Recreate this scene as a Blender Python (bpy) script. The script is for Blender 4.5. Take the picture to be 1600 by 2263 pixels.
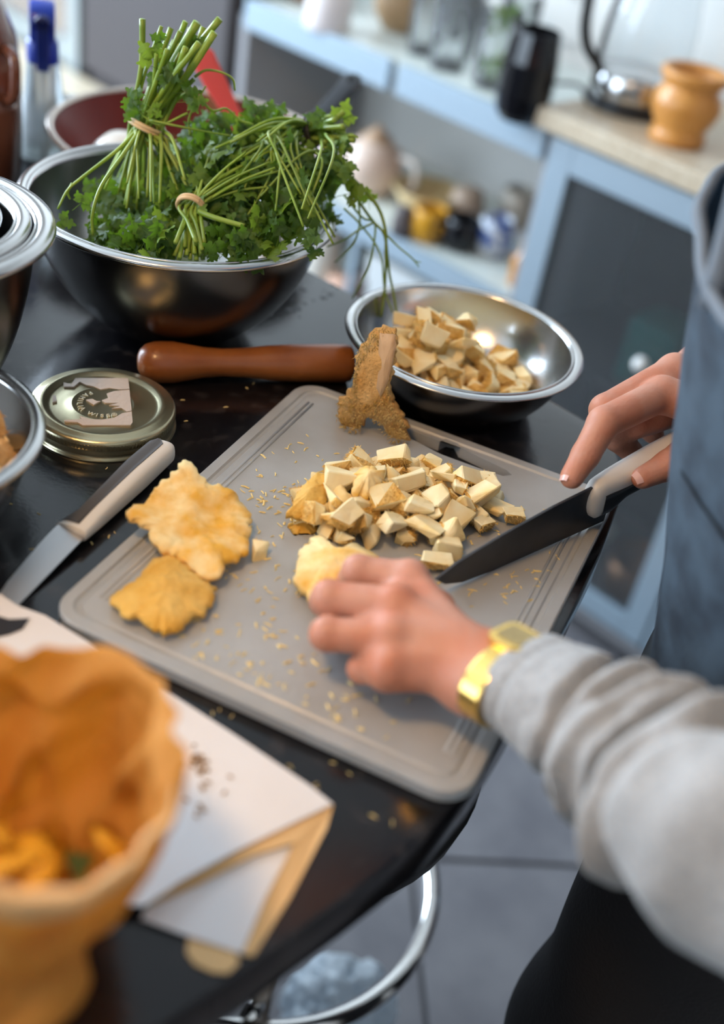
import bpy, bmesh, math, random
import numpy as np
from mathutils import Vector, Matrix, noise as mnoise
random.seed(7)
rng = np.random.default_rng(7)
for o in list(bpy.data.objects):
    bpy.data.objects.remove(o)
S = bpy.context.scene
COL = S.collection
PI = math.pi

# ------------------------------------------------------------------ camera
IW, IH = 1600, 2263
FPX, PITCH, ROLL, ZC = 2510.0, math.radians(36.0), math.radians(10.6), 1.4
cam_d = bpy.data.cameras.new('camera')
cam_d.sensor_fit = 'VERTICAL'
cam_d.sensor_height = 36.0
cam_d.lens = 36.0 * FPX / IH
cam_d.clip_start = 0.02
cam_d.dof.use_dof = True
cam_d.dof.focus_distance = 0.86
cam_d.dof.aperture_fstop = 2.2
cam = bpy.data.objects.new('camera', cam_d)
COL.objects.link(cam)
cam.matrix_world = Matrix.Translation((0, 0, ZC)) @ (Matrix.Rotation(PI / 2 - PITCH, 4, 'X') @ Matrix.Rotation(ROLL, 4, 'Z'))
S.camera = cam

# ------------------------------------------------------------------ world, lights, exposure
w = bpy.data.worlds.new('world'); S.world = w; w.use_nodes = True
w.node_tree.nodes['Background'].inputs[0].default_value = (0.55, 0.72, 1.0, 1)
w.node_tree.nodes['Background'].inputs[1].default_value = 0.6

# kitchen axes: U runs along the back shelves, V points to the back wall
UA = math.radians(-39.0)
UX, UY = math.cos(UA), math.sin(UA)
VX, VY = -UY, UX
OX, OY = 0.2, 1.845
def K(u, v, z=0.0):
    return Vector((OX + u * UX + v * VX, OY + u * UY + v * VY, z))
def area(name, loc, target, sx, sy, power, col):
    l = bpy.data.lights.new(name, 'AREA'); l.shape = 'RECTANGLE'; l.size = sx; l.size_y = sy
    l.energy = power; l.color = col
    o = bpy.data.objects.new(name, l); COL.objects.link(o); o.location = loc
    o.rotation_euler = (Vector(target) - Vector(loc)).to_track_quat('-Z', 'Y').to_euler()
    return o
WIN1 = K(-1.15, -3.62, 1.55)     # daylight through the window in the front wall, behind the camera to the left
area('window_daylight', WIN1 + Vector((VX, VY, 0)) * 0.05, WIN1 + Vector((VX, VY, -0.1)) * 2, 1.7, 1.25, 54, (0.70, 0.85, 1.0))
WIN2 = K(-2.22, -1.3, 1.62)      # daylight through the window in the left wall
area('window_daylight', WIN2 + Vector((UX, UY, 0)) * 0.05, WIN2 + Vector((UX, UY, -0.12)) * 2, 1.7, 1.25, 124, (0.68, 0.84, 1.0))
LAMP = Vector((-0.38, 0.24, 1.90))
S.view_settings.view_transform = 'Standard'
S.view_settings.look = 'None'
S.view_settings.gamma = 1.0
S.view_settings.exposure = 0.38
S.view_settings.use_curve_mapping = False

# ------------------------------------------------------------------ pixel rays (a pixel gives a direction only)
_f = np.array([0, math.cos(PITCH), -math.sin(PITCH)])
_u = np.array([0, math.sin(PITCH), math.cos(PITCH)])
def ray(px, py):
    x = (px - IW / 2) / FPX; y = -(py - IH / 2) / FPX
    c, s = math.cos(ROLL), math.sin(ROLL)
    return _f + (c * x - s * y) * np.array([1.0, 0, 0]) + (s * x + c * y) * _u
def at(px, py, z):
    d = ray(px, py); t = (z - ZC) / d[2]
    return Vector((d[0] * t, d[1] * t, z))
def aty(px, py, y):
    d = ray(px, py); t = y / d[1]
    return Vector((d[0] * t, y, ZC + d[2] * t))
def atv(px, py, v):
    d = ray(px, py); t = (v + OX * VX + OY * VY) / (d[0] * VX + d[1] * VY)
    return Vector((d[0] * t, d[1] * t, ZC + d[2] * t))

# ------------------------------------------------------------------ materials
MATS = {}
def pm(name, col=(.5, .5, .5), rough=0.5, metal=0.0, col2=None, nscale=30, nlo=0.35, nhi=0.7, bump=0.0, bscale=80,
       sss=0.0, trans=0.0, coat=0.0, alpha=1.0, ior=1.45, spec=0.5, detail=6, objrand=0.0, stretch=None, sheen=0.0, sssr=(1, .3, .15), rvar=0):
    if name in MATS: return MATS[name]
    m = bpy.data.materials.new(name); m.use_nodes = True; nt = m.node_tree; N = nt.nodes; L = nt.links
    b = N['Principled BSDF']
    b.inputs['Base Color'].default_value = (*col, 1); b.inputs['Roughness'].default_value = rough
    b.inputs['Metallic'].default_value = metal; b.inputs['IOR'].default_value = ior
    b.inputs['Specular IOR Level'].default_value = spec
    if sss:
        b.inputs['Subsurface Weight'].default_value = sss; b.inputs['Subsurface Radius'].default_value = sssr
        b.inputs['Subsurface Scale'].default_value = 0.006
    b.inputs['Transmission Weight'].default_value = trans
    b.inputs['Coat Weight'].default_value = coat; b.inputs['Coat Roughness'].default_value = 0.08
    b.inputs['Sheen Weight'].default_value = sheen
    b.inputs['Alpha'].default_value = alpha
    tc = N.new('ShaderNodeTexCoord'); mp = N.new('ShaderNodeMapping'); L.new(tc.outputs['Object'], mp.inputs[0])
    if stretch: mp.inputs['Scale'].default_value = stretch
    out = None
    if col2 is not None:
        n = N.new('ShaderNodeTexNoise'); n.inputs['Scale'].default_value = nscale; n.inputs['Detail'].default_value = detail
        L.new(mp.outputs[0], n.inputs['Vector'])
        r = N.new('ShaderNodeValToRGB'); r.color_ramp.elements[0].position = nlo; r.color_ramp.elements[1].position = nhi
        r.color_ramp.elements[0].color = (*col, 1); r.color_ramp.elements[1].color = (*col2, 1)
        L.new(n.outputs['Fac'], r.inputs[0]); out = r.outputs[0]
        if rvar:
            mr = N.new('ShaderNodeMapRange'); mr.inputs[3].default_value = rough - rvar; mr.inputs[4].default_value = rough + rvar
            L.new(n.outputs['Fac'], mr.inputs[0]); L.new(mr.outputs[0], b.inputs['Roughness'])
    if objrand:
        oi = N.new('ShaderNodeObjectInfo'); hs = N.new('ShaderNodeHueSaturation')
        mr = N.new('ShaderNodeMapRange'); mr.inputs[3].default_value = 1 - objrand; mr.inputs[4].default_value = 1 + objrand
        L.new(oi.outputs['Random'], mr.inputs[0]); L.new(mr.outputs[0], hs.inputs['Value'])
        if out: L.new(out, hs.inputs['Color'])
        else: hs.inputs['Color'].default_value = (*col, 1)
        out = hs.outputs[0]
    if out: L.new(out, b.inputs['Base Color'])
    if bump:
        n2 = N.new('ShaderNodeTexNoise'); n2.inputs['Scale'].default_value = bscale; n2.inputs['Detail'].default_value = 5
        L.new(mp.outputs[0], n2.inputs['Vector'])
        bp = N.new('ShaderNodeBump'); bp.inputs['Strength'].default_value = bump; bp.inputs['Distance'].default_value = 0.002
        L.new(n2.outputs['Fac'], bp.inputs['Height']); L.new(bp.outputs[0], b.inputs['Normal'])
    MATS[name] = m
    return m
def leafmat(name, col, col2, trans, nscale=40, tcol=None, rough=0.45, objrand=0.25):
    """thin sheet: principled front mixed with translucent"""
    m = pm(name, col, rough, col2=col2, nscale=nscale, objrand=objrand, bump=0.25, bscale=120)
    nt = m.node_tree; N = nt.nodes; L = nt.links
    b = N['Principled BSDF']; t = N.new('ShaderNodeBsdfTranslucent'); mx = N.new('ShaderNodeMixShader')
    mx.inputs[0].default_value = trans
    t.inputs[0].default_value = (*(tcol or col2), 1)
    L.new(b.outputs[0], mx.inputs[1]); L.new(t.outputs[0], mx.inputs[2])
    L.new(mx.outputs[0], N['Material Output'].inputs[0])
    return m

# ------------------------------------------------------------------ object helpers
def tag(o, label=None, cat=None, group=None, kind=None):
    if label: o['label'] = label
    if cat: o['category'] = cat
    if group: o['group'] = group
    if kind: o['kind'] = kind
    return o
def thing(name, loc, label, cat, group=None, rotz=0.0):
    o = bpy.data.objects.new(name, None); COL.objects.link(o); o.empty_display_size = 0.02
    o.location = loc; o.rotation_euler = (0, 0, rotz)
    bpy.context.view_layer.update()
    return tag(o, label, cat, group)
def mesh(name, V, F, smooth=True):
    me = bpy.data.meshes.new(name); me.from_pydata([tuple(v) for v in V], [], [tuple(int(i) for i in f) for f in F]); me.update()
    if smooth: me.polygons.foreach_set('use_smooth', [True] * len(me.polygons))
    return me
def link(name, me, mat=None, parent=None, world=False):
    o = bpy.data.objects.new(name, me); COL.objects.link(o)
    if mat is not None and len(me.materials) == 0:
        for m in (mat if isinstance(mat, (list, tuple)) else [mat]): me.materials.append(m)
    if parent is not None:
        o.parent = parent
        if world: o.matrix_parent_inverse = wmat(parent).inverted()
    return o
def wmat(o):
    m = Matrix.LocRotScale(o.location, o.rotation_euler, o.scale)
    if o.parent: return wmat(o.parent) @ o.matrix_parent_inverse @ m
    return m
def part(name, V, F, mat, parent, smooth=True, world=True):
    return link(name, mesh(name, V, F, smooth), mat, parent, world)
def autosmooth(o, deg=35):
    me = o.data
    bm = bmesh.new(); bm.from_mesh(me)
    for e in bm.edges:
        if len(e.link_faces) == 2: e.smooth = e.calc_face_angle(0) < math.radians(deg)
    bm.to_mesh(me); bm.free()
    return o
def lathe(prof, n=48, cx=0, cy=0, z0=0, closed=False):
    V = []; F = []; m = len(prof)
    for i in range(n):
        a = 2 * PI * i / n
        for r, z in prof: V.append((cx + r * math.cos(a), cy + r * math.sin(a), z0 + z))
    for i in range(n):
        j = (i + 1) % n
        for k in range(m if closed else m - 1):
            k2 = (k + 1) % m
            F.append((i * m + k, j * m + k, j * m + k2, i * m + k2))
    return V, F
def box(x0, x1, y0, y1, z0, z1, b=0.0):
    bm = bmesh.new(); bmesh.ops.create_cube(bm, size=1)
    for v in bm.verts: v.co = Vector(((x0 + x1) / 2 + v.co.x * (x1 - x0), (y0 + y1) / 2 + v.co.y * (y1 - y0), (z0 + z1) / 2 + v.co.z * (z1 - z0)))
    if b: bmesh.ops.bevel(bm, geom=bm.edges[:] + bm.verts[:], offset=b, segments=2, affect='EDGES', profile=0.6)
    bm.verts.index_update()
    V = [v.co.copy() for v in bm.verts]; F = [[v.index for v in f.verts] for f in bm.faces]; bm.free()
    return V, F
def kbox(u0, u1, v0, v1, z0, z1, b=0.0):
    V, F = box(u0, u1, v0, v1, z0, z1, b)
    return [K(p[0], p[1], p[2]) for p in V], F
def tube(P, R, n=10, cap=True, up=None):
    P = [Vector(p) for p in P]; V = []; F = []
    if not hasattr(R, '__len__'): R = [R] * len(P)
    prev = None
    for i, p in enumerate(P):
        t = (P[min(i + 1, len(P) - 1)] - P[max(i - 1, 0)]).normalized()
        if prev is None:
            a = Vector(up) if up else (Vector((0, 0, 1)) if abs(t.z) < 0.9 else Vector((1, 0, 0)))
            prev = (a - t * a.dot(t)).normalized()
        else:
            prev = (prev - t * prev.dot(t)).normalized()
        q = t.cross(prev)
        for k in range(n):
            a = 2 * PI * k / n
            V.append(p + (prev * math.cos(a) + q * math.sin(a)) * R[i])
    m = len(P)
    for i in range(m - 1):
        for k in range(n):
            k2 = (k + 1) % n
            F.append((i * n + k, i * n + k2, (i + 1) * n + k2, (i + 1) * n + k))
    if cap:
        F.append(tuple(reversed(range(n)))); F.append(tuple((m - 1) * n + k for k in range(n)))
    return V, F
def spline(P, n=24):
    """Catmull-Rom through P"""
    P = [Vector(p) for p in P]; Q = [P[0] * 2 - P[1]] + P + [P[-1] * 2 - P[-2]]; out = []
    seg = len(P) - 1
    for i in range(n + 1):
        x = min(i / n * seg, seg - 1e-6); k = int(x); t = x - k
        a, b, c, d = Q[k:k + 4]
        out.append(0.5 * ((2 * b) + (c - a) * t + (2 * a - 5 * b + 4 * c - d) * t * t + (3 * b - a - 3 * c + d) * t ** 3))
    return out
def interp(xs, ys, x): return float(np.interp(x, xs, ys))
def rrect(wd, hd, r, n=6):
    out = []
    for sx, sy, a0 in ((1, 1, 0), (-1, 1, 90), (-1, -1, 180), (1, -1, 270)):
        for i in range(n + 1):
            a = math.radians(a0 + 90 * i / n)
            out.append((sx * (wd / 2 - r) + r * math.cos(a), sy * (hd / 2 - r) + r * math.sin(a)))
    return out
def prism(poly, z0, z1, bev=0.0):
    """extruded polygon (x,y) list"""
    bm = bmesh.new(); vs = [bm.verts.new((x, y, z0)) for x, y in poly]
    f = bm.faces.new(vs); bm.normal_update()
    if f.normal.z > 0: f.normal_flip()
    ex = bmesh.ops.extrude_face_region(bm, geom=[f]); 
    for v in ex['geom']:
        if isinstance(v, bmesh.types.BMVert): v.co.z = z1
    bmesh.ops.recalc_face_normals(bm, faces=bm.faces[:])
    if bev:
        es = [e for e in bm.edges if abs(e.verts[0].co.z - e.verts[1].co.z) < 1e-7]
        bmesh.ops.bevel(bm, geom=es, offset=bev, segments=2, affect='EDGES', profile=0.6)
    bm.verts.index_update()
    V = [v.co.copy() for v in bm.verts]; F = [[v.index for v in g.verts] for g in bm.faces]; bm.free()
    return V, F
def xf(V, M): return [M @ Vector(v) for v in V]

# implicit surfaces: union of tapered capsules with smooth blending, meshed by surface nets
def sdf_mesh(prims, h, pad=0.012, disp=None, cuts=None):
    A = np.array([[*p[0], p[2]] for p in prims] + [[*p[1], p[3]] for p in prims])
    lo = (A[:, :3] - A[:, 3:]).min(0) - pad; hi = (A[:, :3] + A[:, 3:]).max(0) + pad
    n = np.ceil((hi - lo) / h).astype(int) + 1
    ax = [lo[i] + h * np.arange(n[i]) for i in range(3)]
    F = np.full(n, 0.2)
    for a, b, ra, rb, k in prims:
        a = np.array(a, float); b = np.array(b, float); m = max(ra, rb) + k + 3 * h
        s = []
        for i in range(3):
            i0 = int(max(0, math.floor((min(a[i], b[i]) - m - lo[i]) / h))); i1 = int(min(n[i], math.ceil((max(a[i], b[i]) + m - lo[i]) / h) + 1))
            s.append(slice(i0, i1))
        X, Y, Z = np.meshgrid(ax[0][s[0]], ax[1][s[1]], ax[2][s[2]], indexing='ij')
        ba = b - a; L2 = ba @ ba + 1e-12
        t = np.clip(((X - a[0]) * ba[0] + (Y - a[1]) * ba[1] + (Z - a[2]) * ba[2]) / L2, 0, 1)
        d = np.sqrt((X - a[0] - t * ba[0]) ** 2 + (Y - a[1] - t * ba[1]) ** 2 + (Z - a[2] - t * ba[2]) ** 2) - (ra + (rb - ra) * t)
        f = F[tuple(s)]
        hh = np.clip(0.5 + 0.5 * (d - f) / k, 0, 1)
        F[tuple(s)] = d * (1 - hh) + f * hh - k * hh * (1 - hh)
    G = F < 0
    c = [(0, 0, 0), (1, 0, 0), (0, 1, 0), (1, 1, 0), (0, 0, 1), (1, 0, 1), (0, 1, 1), (1, 1, 1)]
    def sub(Ar, d): return Ar[d[0]:n[0] - 1 + d[0], d[1]:n[1] - 1 + d[1], d[2]:n[2] - 1 + d[2]]
    cnt = sum(sub(G, d).astype(int) for d in c)
    act = (cnt > 0) & (cnt < 8)
    idx = np.full(act.shape, -1); idx[act] = np.arange(act.sum())
    ijk = np.argwhere(act).astype(float)
    acc = np.zeros_like(ijk); num = np.zeros(len(ijk))
    vals = [sub(F, d)[act] for d in c]
    for p in range(8):
        for q in range(p + 1, 8):
            dd = np.array(c[q]) - np.array(c[p])
            if abs(dd).sum() != 1: continue
            a, b = vals[p], vals[q]; m = (a < 0) != (b < 0)
            t = np.where(m, a / np.where(m, a - b, 1), 0)
            pos = np.array(c[p])[None] + t[:, None] * dd[None]
            acc[m] += pos[m]; num[m] += 1
    V = lo + h * (ijk + acc / num[:, None])
    Fs = []
    for axis in range(3):
        e1, e2 = [(1, 2), (2, 0), (0, 1)][axis]
        sl0 = [slice(None)] * 3; sl1 = [slice(None)] * 3
        sl0[axis] = slice(0, -1); sl1[axis] = slice(1, None)
        ch = G[tuple(sl0)] != G[tuple(sl1)]
        E = np.argwhere(ch)
        E = E[(E[:, e1] > 0) & (E[:, e2] > 0) & (E[:, e1] < n[e1] - 1) & (E[:, e2] < n[e2] - 1)]
        ins = G[tuple(E.T)]
        def cell(o1, o2):
            q = E.copy(); q[:, e1] += o1; q[:, e2] += o2
            return idx[tuple(q.T)]
        quad = np.stack([cell(-1, -1), cell(0, -1), cell(0, 0), cell(-1, 0)], 1)
        quad[~ins] = quad[~ins][:, ::-1]
        Fs.append(quad[(quad >= 0).all(1)])
    return V, np.concatenate(Fs)
def relax(V, F, it=2, lam=0.5):
    V = np.array(V, float); F = np.asarray(F)
    E = np.concatenate([F[:, [0, 1]], F[:, [1, 2]], F[:, [2, 3]], F[:, [3, 0]]])
    for _ in range(it):
        s = np.zeros_like(V); c = np.zeros(len(V))
        np.add.at(s, E[:, 0], V[E[:, 1]]); np.add.at(c, E[:, 0], 1)
        np.add.at(s, E[:, 1], V[E[:, 0]]); np.add.at(c, E[:, 1], 1)
        V += lam * (s / np.maximum(c, 1)[:, None] - V)
    return V
def nz(x, y, z, s=1.0): return mnoise.noise(Vector((x * s, y * s, z * s)))

# ================================================================== the room
TZ = 0.9                                         # worktop height
fl = link('floor', mesh('floor', *box(-4.2, 4.2, -3.6, 4.6, -0.06, -0.006), smooth=False), pm('grout', (0.16, 0.155, 0.16), 0.8))
tag(fl, kind='structure')
TM = pm('floor_tile_mat', (0.19, 0.18, 0.195), 0.42, col2=(0.27, 0.255, 0.265), nscale=9, bump=0.15, bscale=60, objrand=0.06, rvar=0.08)
ts = 0.46; tang = math.radians(9.3); tc0 = Vector((0.166, 1.084))
tm = mesh('tile', *box(-ts / 2 + .004, ts / 2 - .004, -ts / 2 + .004, ts / 2 - .004, -0.008, 0.0, 0.0015), smooth=False); tm.materials.append(TM)
for i in range(-4, 5):
    for j in range(-4, 5):
        lx, ly = (i + .5) * ts, (j + .5) * ts
        x = tc0.x + lx * math.cos(tang) - ly * math.sin(tang); y = tc0.y + lx * math.sin(tang) + ly * math.cos(tang)
        o = link('tile', tm, None, fl, False); o.location = (x, y, 0.0); o.rotation_euler = (0, 0, tang)
WM = pm('wall_paint', (0.60, 0.58, 0.55), 0.8, bump=0.05, bscale=200)
def wallbox(name, *a, mat=WM):
    return tag(link(name, mesh(name, *kbox(*a), smooth=False), mat), kind='structure')
WB = 0.36                                        # back wall plane
wb = wallbox('wall_back', -2.3, 2.4, WB, WB + .1, 0, 2.5)
def wall_with_window(name, u0, u1, c_v):
    V = []; F = []
    for a in ((-3.7, c_v - .9, 0, 2.5), (c_v + .9, WB + .1, 0, 2.5), (c_v - .9, c_v + .9, 0, .98), (c_v - .9, c_v + .9, 2.28, 2.5)):
        v, f = kbox(u0, u1, a[0], a[1], a[2], a[3]); k = len(V); V += v; F += [[i + k for i in q] for q in f]
    return tag(link(name, mesh(name, V, F, False), WM), kind='structure')
wall_with_window('wall_left', -2.4, -2.3, -1.3)
wallbox('wall_right', 2.4, 2.5, -3.8, WB + .1, 0, 2.5)
V = []; F = []
for a in ((-2.3, -2.05, 0, 2.5), (-.25, 2.4, 0, 2.5), (-2.05, -.25, 0, .9), (-2.05, -.25, 2.2, 2.5)):
    v, f = kbox(a[0], a[1], -3.8, -3.7, a[2], a[3]); k = len(V); V += v; F += [[i + k for i in q] for q in f]
tag(link('wall_front', mesh('wall_front', V, F, False), WM), kind='structure')
wallbox('ceiling', -2.4, 2.5, -3.8, WB + .1, 2.5, 2.6, mat=pm('ceiling_paint', (0.6, 0.59, 0.57), 0.85))
FRM = pm('window_frame_paint', (0.8, 0.8, 0.78), 0.4)
GLS = pm('window_glass', (1, 1, 1), 0.0, trans=1.0, ior=1.05)
def window(nm, B, c0, zc):
    """B(a, b, z0, z1, d) makes a box of the frame: a, b along the wall, d half depth"""
    V = []; F = []; z0, z1 = zc - .65, zc + .65
    for a in ((c0 - .9, c0 - .84, z0, z1), (c0 + .84, c0 + .9, z0, z1), (c0 - .84, c0 + .84, z0, z0 + .06), (c0 - .84, c0 + .84, z1 - .06, z1), (c0 - .025, c0 + .025, z0 + .06, z1 - .06)):
        v, f = B(*a, .03); k = len(V); V += v; F += [[i + k for i in q] for q in f]
    o = tag(link(nm, mesh(nm, V, F, False), FRM), kind='structure')
    for s in (-1, 1):
        part('pane', *B(c0 + min(s * .84, s * .025), c0 + max(s * .84, s * .025), z0 + .06, z1 - .06, .003), GLS, o, False)
window('window_1', lambda a, b, z0, z1, d: kbox(a, b, -3.75 - d, -3.75 + d, z0, z1), -1.15, 1.55)
window('window_2', lambda a, b, z0, z1, d: kbox(-2.35 - d, -2.35 + d, a, b, z0, z1), -1.3, 1.63)

# pendant lamp above the worktop, out of view: the warm light of the scene
pl = thing('pendant_lamp', (LAMP.x, LAMP.y, LAMP.z), 'warm pendant lamp hanging from the ceiling above the worktop', 'lamp')
part('cord', *tube([LAMP + Vector((0, 0, .12)), (LAMP.x, LAMP.y, 2.5)], .004), pm('cord_black', (.02, .02, .02), .6), pl)
part('shade', *lathe([(.03, .14), (.05, .13), (.16, -.02), (.165, -.03), (.155, -.02), (.045, .12)], 32, LAMP.x, LAMP.y, LAMP.z), pm('shade_metal', (.6, .55, .45), .4, metal=.6), pl)
bl = bpy.data.lights.new('bulb_light', 'POINT'); bl.energy = 11.5; bl.color = (1.0, 0.62, 0.29); bl.shadow_soft_size = 0.07
blo = bpy.data.objects.new('bulb_light', bl); COL.objects.link(blo); blo.location = LAMP + Vector((0, 0, -.03))

# ================================================================== worktop
TOPM = pm('worktop_black', (0.006, 0.0055, 0.007), 0.16, col2=(0.05, 0.042, 0.04), nscale=60, nlo=0.55, nhi=0.85, bump=0.03, bscale=260, rvar=0.05, spec=0.6, ior=1.5)
edge = [(-0.6, -0.3), (-0.3, 0.015), (-0.15, 0.165), (-0.048, 0.270), (-0.015, 0.305), (0.031, 0.358), (0.067, 0.402), (0.093, 0.449), (0.116, 0.505), (0.150, 0.597), (0.184, 0.699), (0.202, 0.765), (0.209, 0.815), (0.204, 0.85), (0.187, 0.882), (0.155, 0.908), (-0.044, 1.05), (-0.13, 1.11), (-0.135, 1.2), (-0.12, 1.33), (-0.2, 1.4), (-1.1, 1.45), (-1.1, -0.3)]
tb = thing('worktop', (-0.3, 0.7, 0), 'black speckled stone worktop with a rounded end under the cutting board', 'worktop')
o = part('slab', *prism(edge, TZ - 0.038, TZ, 0.003), TOPM, tb); autosmooth(o, 40)
part('base_panel', *prism([(-.6, -.2), (-.42, .4), (-.40, 1.1), (-1.0, 1.3), (-1.0, -.2)], 0.0, TZ - 0.038), pm('base_dark', (.02, .018, .018), .6), tb, False)

# ================================================================== cutting board
BT, BR, BL_, BB = at(668, 838, .911), at(1372, 1092, .911), at(105, 1348, .911), at(1020, 1775, .911)
bc = (BT + BR + BL_ + BB) / 4
e1 = ((BR - BT) + (BB - BL_)).normalized(); e2 = Vector((-e1.y, e1.x, 0))
bw = ((BR - BT).length + (BB - BL_).length) / 2; bh = ((BL_ - BT).length + (BB - BR).length) / 2
BM = Matrix(((e1.x, e2.x, 0, bc.x), (e1.y, e2.y, 0, bc.y), (0, 0, 1, TZ + .0004), (0, 0, 0, 1)))
BZ = TZ + .0004 + .0092
bd = thing('cutting_board', (bc.x, bc.y, TZ), 'translucent white plastic cutting board with a slotted handle', 'cutting board')
BDM = pm('board_plastic', (0.52, 0.535, 0.545), 0.28, trans=0.22, sss=0.0, bump=0.06, bscale=900, ior=1.45, col2=(0.42, 0.415, 0.4), nscale=14)
def board_mesh():
    bm = bmesh.new(); loops = []
    prof = [(.0012, 0), (0, .0012), (0, .0088), (.0012, .0100), (.0085, .0100), (.0098, .0084), (.0125, .0082), (.0140, .0092)]
    for ins, z in prof:
        loops.append([bm.verts.new((x, y, z)) for x, y in rrect(bw - 2 * ins, bh - 2 * ins, max(.022 - ins, .004), 8)])
    for a, b in zip(loops, loops[1:]):
        for i in range(len(a)):
            j = (i + 1) % len(a); bm.faces.new((a[i], a[j], b[j], b[i]))
    BI = BM.inverted()
    sl = [BI @ at(*p, .91) for p in [(842, 936), (905, 967), (975, 1003), (1060, 1034), (1112, 1051), (1132, 1049), (1120, 1038), (1062, 1010), (1018, 989), (1008, 970), (990, 966), (972, 975), (905, 948), (860, 930)]]
    top = [bm.verts.new((p.x, p.y, .0092)) for p in sl]; bot = [bm.verts.new((p.x, p.y, 0)) for p in sl]
    n = len(sl)
    for i in range(n): bm.faces.new((top[i], top[(i + 1) % n], bot[(i + 1) % n], bot[i]))
    def ed(a): return [bm.edges.get((a[i], a[(i + 1) % len(a)])) or bm.edges.new((a[i], a[(i + 1) % len(a)])) for i in range(len(a))]
    bmesh.ops.triangle_fill(bm, edges=ed(loops[-1]) + ed(top), use_beauty=True)
    bmesh.ops.triangle_fill(bm, edges=ed(loops[0]) + ed(bot), use_beauty=True)
    bmesh.ops.recalc_face_normals(bm, faces=bm.faces[:])
    me = bpy.data.meshes.new('board'); bm.to_mesh(me); bm.free()
    me.transform(BM)
    me.polygons.foreach_set('use_smooth', [True] * len(me.polygons))
    return me
o = link('board_body', board_mesh(), BDM, bd, True); autosmooth(o, 25)
for s in (-1, 1):
    for off in (.0195, .0235):
        xx = s * (bw / 2 - off)
        part('ridge', xf(tube([(xx, -bh / 2 + .03, .0088), (xx, bh / 2 - .03, .0088)], .0013, 8)[0], BM), tube([(0, 0, 0), (0, 1, 0)], 1, 8)[1], BDM, bd)

# ================================================================== steel bowls
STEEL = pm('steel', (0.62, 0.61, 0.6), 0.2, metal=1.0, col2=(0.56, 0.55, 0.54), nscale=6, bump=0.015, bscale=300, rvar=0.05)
STEELO = pm('steel_brushed_darkened', (0.15, 0.143, 0.14), 0.26, metal=1.0, bump=0.03, bscale=400, stretch=(.3, .3, 6))  # brushed bowl outside; darkened colour stands in for the black worktop's reflection
def bowl(cx, cy, z, r, hgt, rb, label, cat='bowl', group=None, rim=.008, fat=0.55, mat=None):
    t = thing('mixing_bowl', (cx, cy, z), label, cat, group)
    pr = []
    ri = r - rim
    n = 22; a_0 = math.asin(rb / ri * .98); a_1 = math.radians(84)
    for i in range(n + 1):
        a = a_0 + (a_1 - a_0) * i / n
        pr.append((ri * math.sin(a) / math.sin(a_1), hgt * .985 * (math.cos(a_0) - math.cos(a)) / (math.cos(a_0) - math.cos(a_1))))
    outer = [(0, .0)] + [(rb * .6, 0)] + pr
    th = .0012
    inner = [(max(q[0] - th, 0), q[1] + th) for q in reversed(outer)]
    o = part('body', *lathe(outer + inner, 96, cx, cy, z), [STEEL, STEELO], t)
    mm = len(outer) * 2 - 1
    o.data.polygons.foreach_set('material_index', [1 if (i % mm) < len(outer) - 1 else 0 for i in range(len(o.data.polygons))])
    k = [(ri - .0008, hgt * .982), (ri + rim * .35, hgt * 1.0), (r - .0008, hgt * .985), (r, hgt * .965), (r - .0012, hgt * .955), (r - .003, hgt * .965), (ri + .001, hgt * .965)]
    part('rim', *lathe(k, 96, cx, cy, z, closed=True), mat or STEEL, t)
    return t
bowl(-.2025, .925, TZ, .1355, .12, .046, 'large steel bowl holding green herb bunches', rim=.009, fat=.95)
bowl(.0598, .8944, TZ, .105, .056, .064, 'steel bowl heaped with chopped mushroom behind the cutting board', rim=.009, fat=.8)
cb = at(-253, 935, .985)
bowl(cb.x, cb.y, TZ, .0965, .086, .042, 'steel bowl of darker mushroom cubes beside the paring knife', rim=.008, fat=.9)
sb = at(-242, 474, 1.055)
bowl(sb.x, sb.y, TZ, .1105, .156, .04, 'wide rimmed steel bowl under two nested bowls', rim=.014, fat=.95)
bowl(sb.x - .001, sb.y, TZ + .0105, .0945, .1475, .033, 'medium steel bowl nested in the wide rimmed bowl', rim=.011, fat=.95)
bowl(sb.x - .003, sb.y - .003, TZ + .021, .0775, .14, .028, 'smallest steel bowl nested on top of two others', rim=.008, fat=.95)

# ================================================================== jar lid, pestle, knives
LIDZ = .019
lc = Vector((-.2140, .7436, TZ))
jl = thing('jar_lid', lc, 'golden metal screw jar lid with a torn paper label and embossed lettering', 'jar lid')
GOLD = pm('lid_gold', (0.5, 0.45, 0.29), 0.3, metal=0.92, bump=0.04, bscale=500)
prof = [(0, .0163), (.0222, .0163), (.0232, .0168), (.0242, .0168), (.0256, .0158), (.040, .0158), (.0425, .0161), (.0446, .0187), (.0482, .0187), (.0497, .0172), (.0530, .0176), (.0552, .0162), (.0561, .0145), (.0558, .0095), (.0550, .0080), (.0562, .0066), (.0547, .0044), (.0560, .0022), (.0571, .0010), (.0571, .0002), (.054, .0002), (.053, .012)]
V, F = lathe(prof, 128, lc.x, lc.y, TZ)
part('lid_shell', V, F, GOLD, jl)
knurl = []
V = []; F = []
for i in range(128):
    a = 2 * PI * i / 128
    v, f = box(-.0004, .0004, -.0005, .0005, .0098, .0140)
    M = Matrix.Translation((lc.x, lc.y, TZ)) @ Matrix.Rotation(a, 4, 'Z') @ Matrix.Translation((.0559, 0, 0))
    k = len(V); V += xf(v, M); F += [[q + k for q in g] for g in f]
tag(part('knurling', V, F, GOLD, jl, False), kind='stuff')
PAP = pm('label_paper', (0.5, 0.41, 0.34), 0.85, bump=.2, bscale=300)
lt = TZ + .0160
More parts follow.
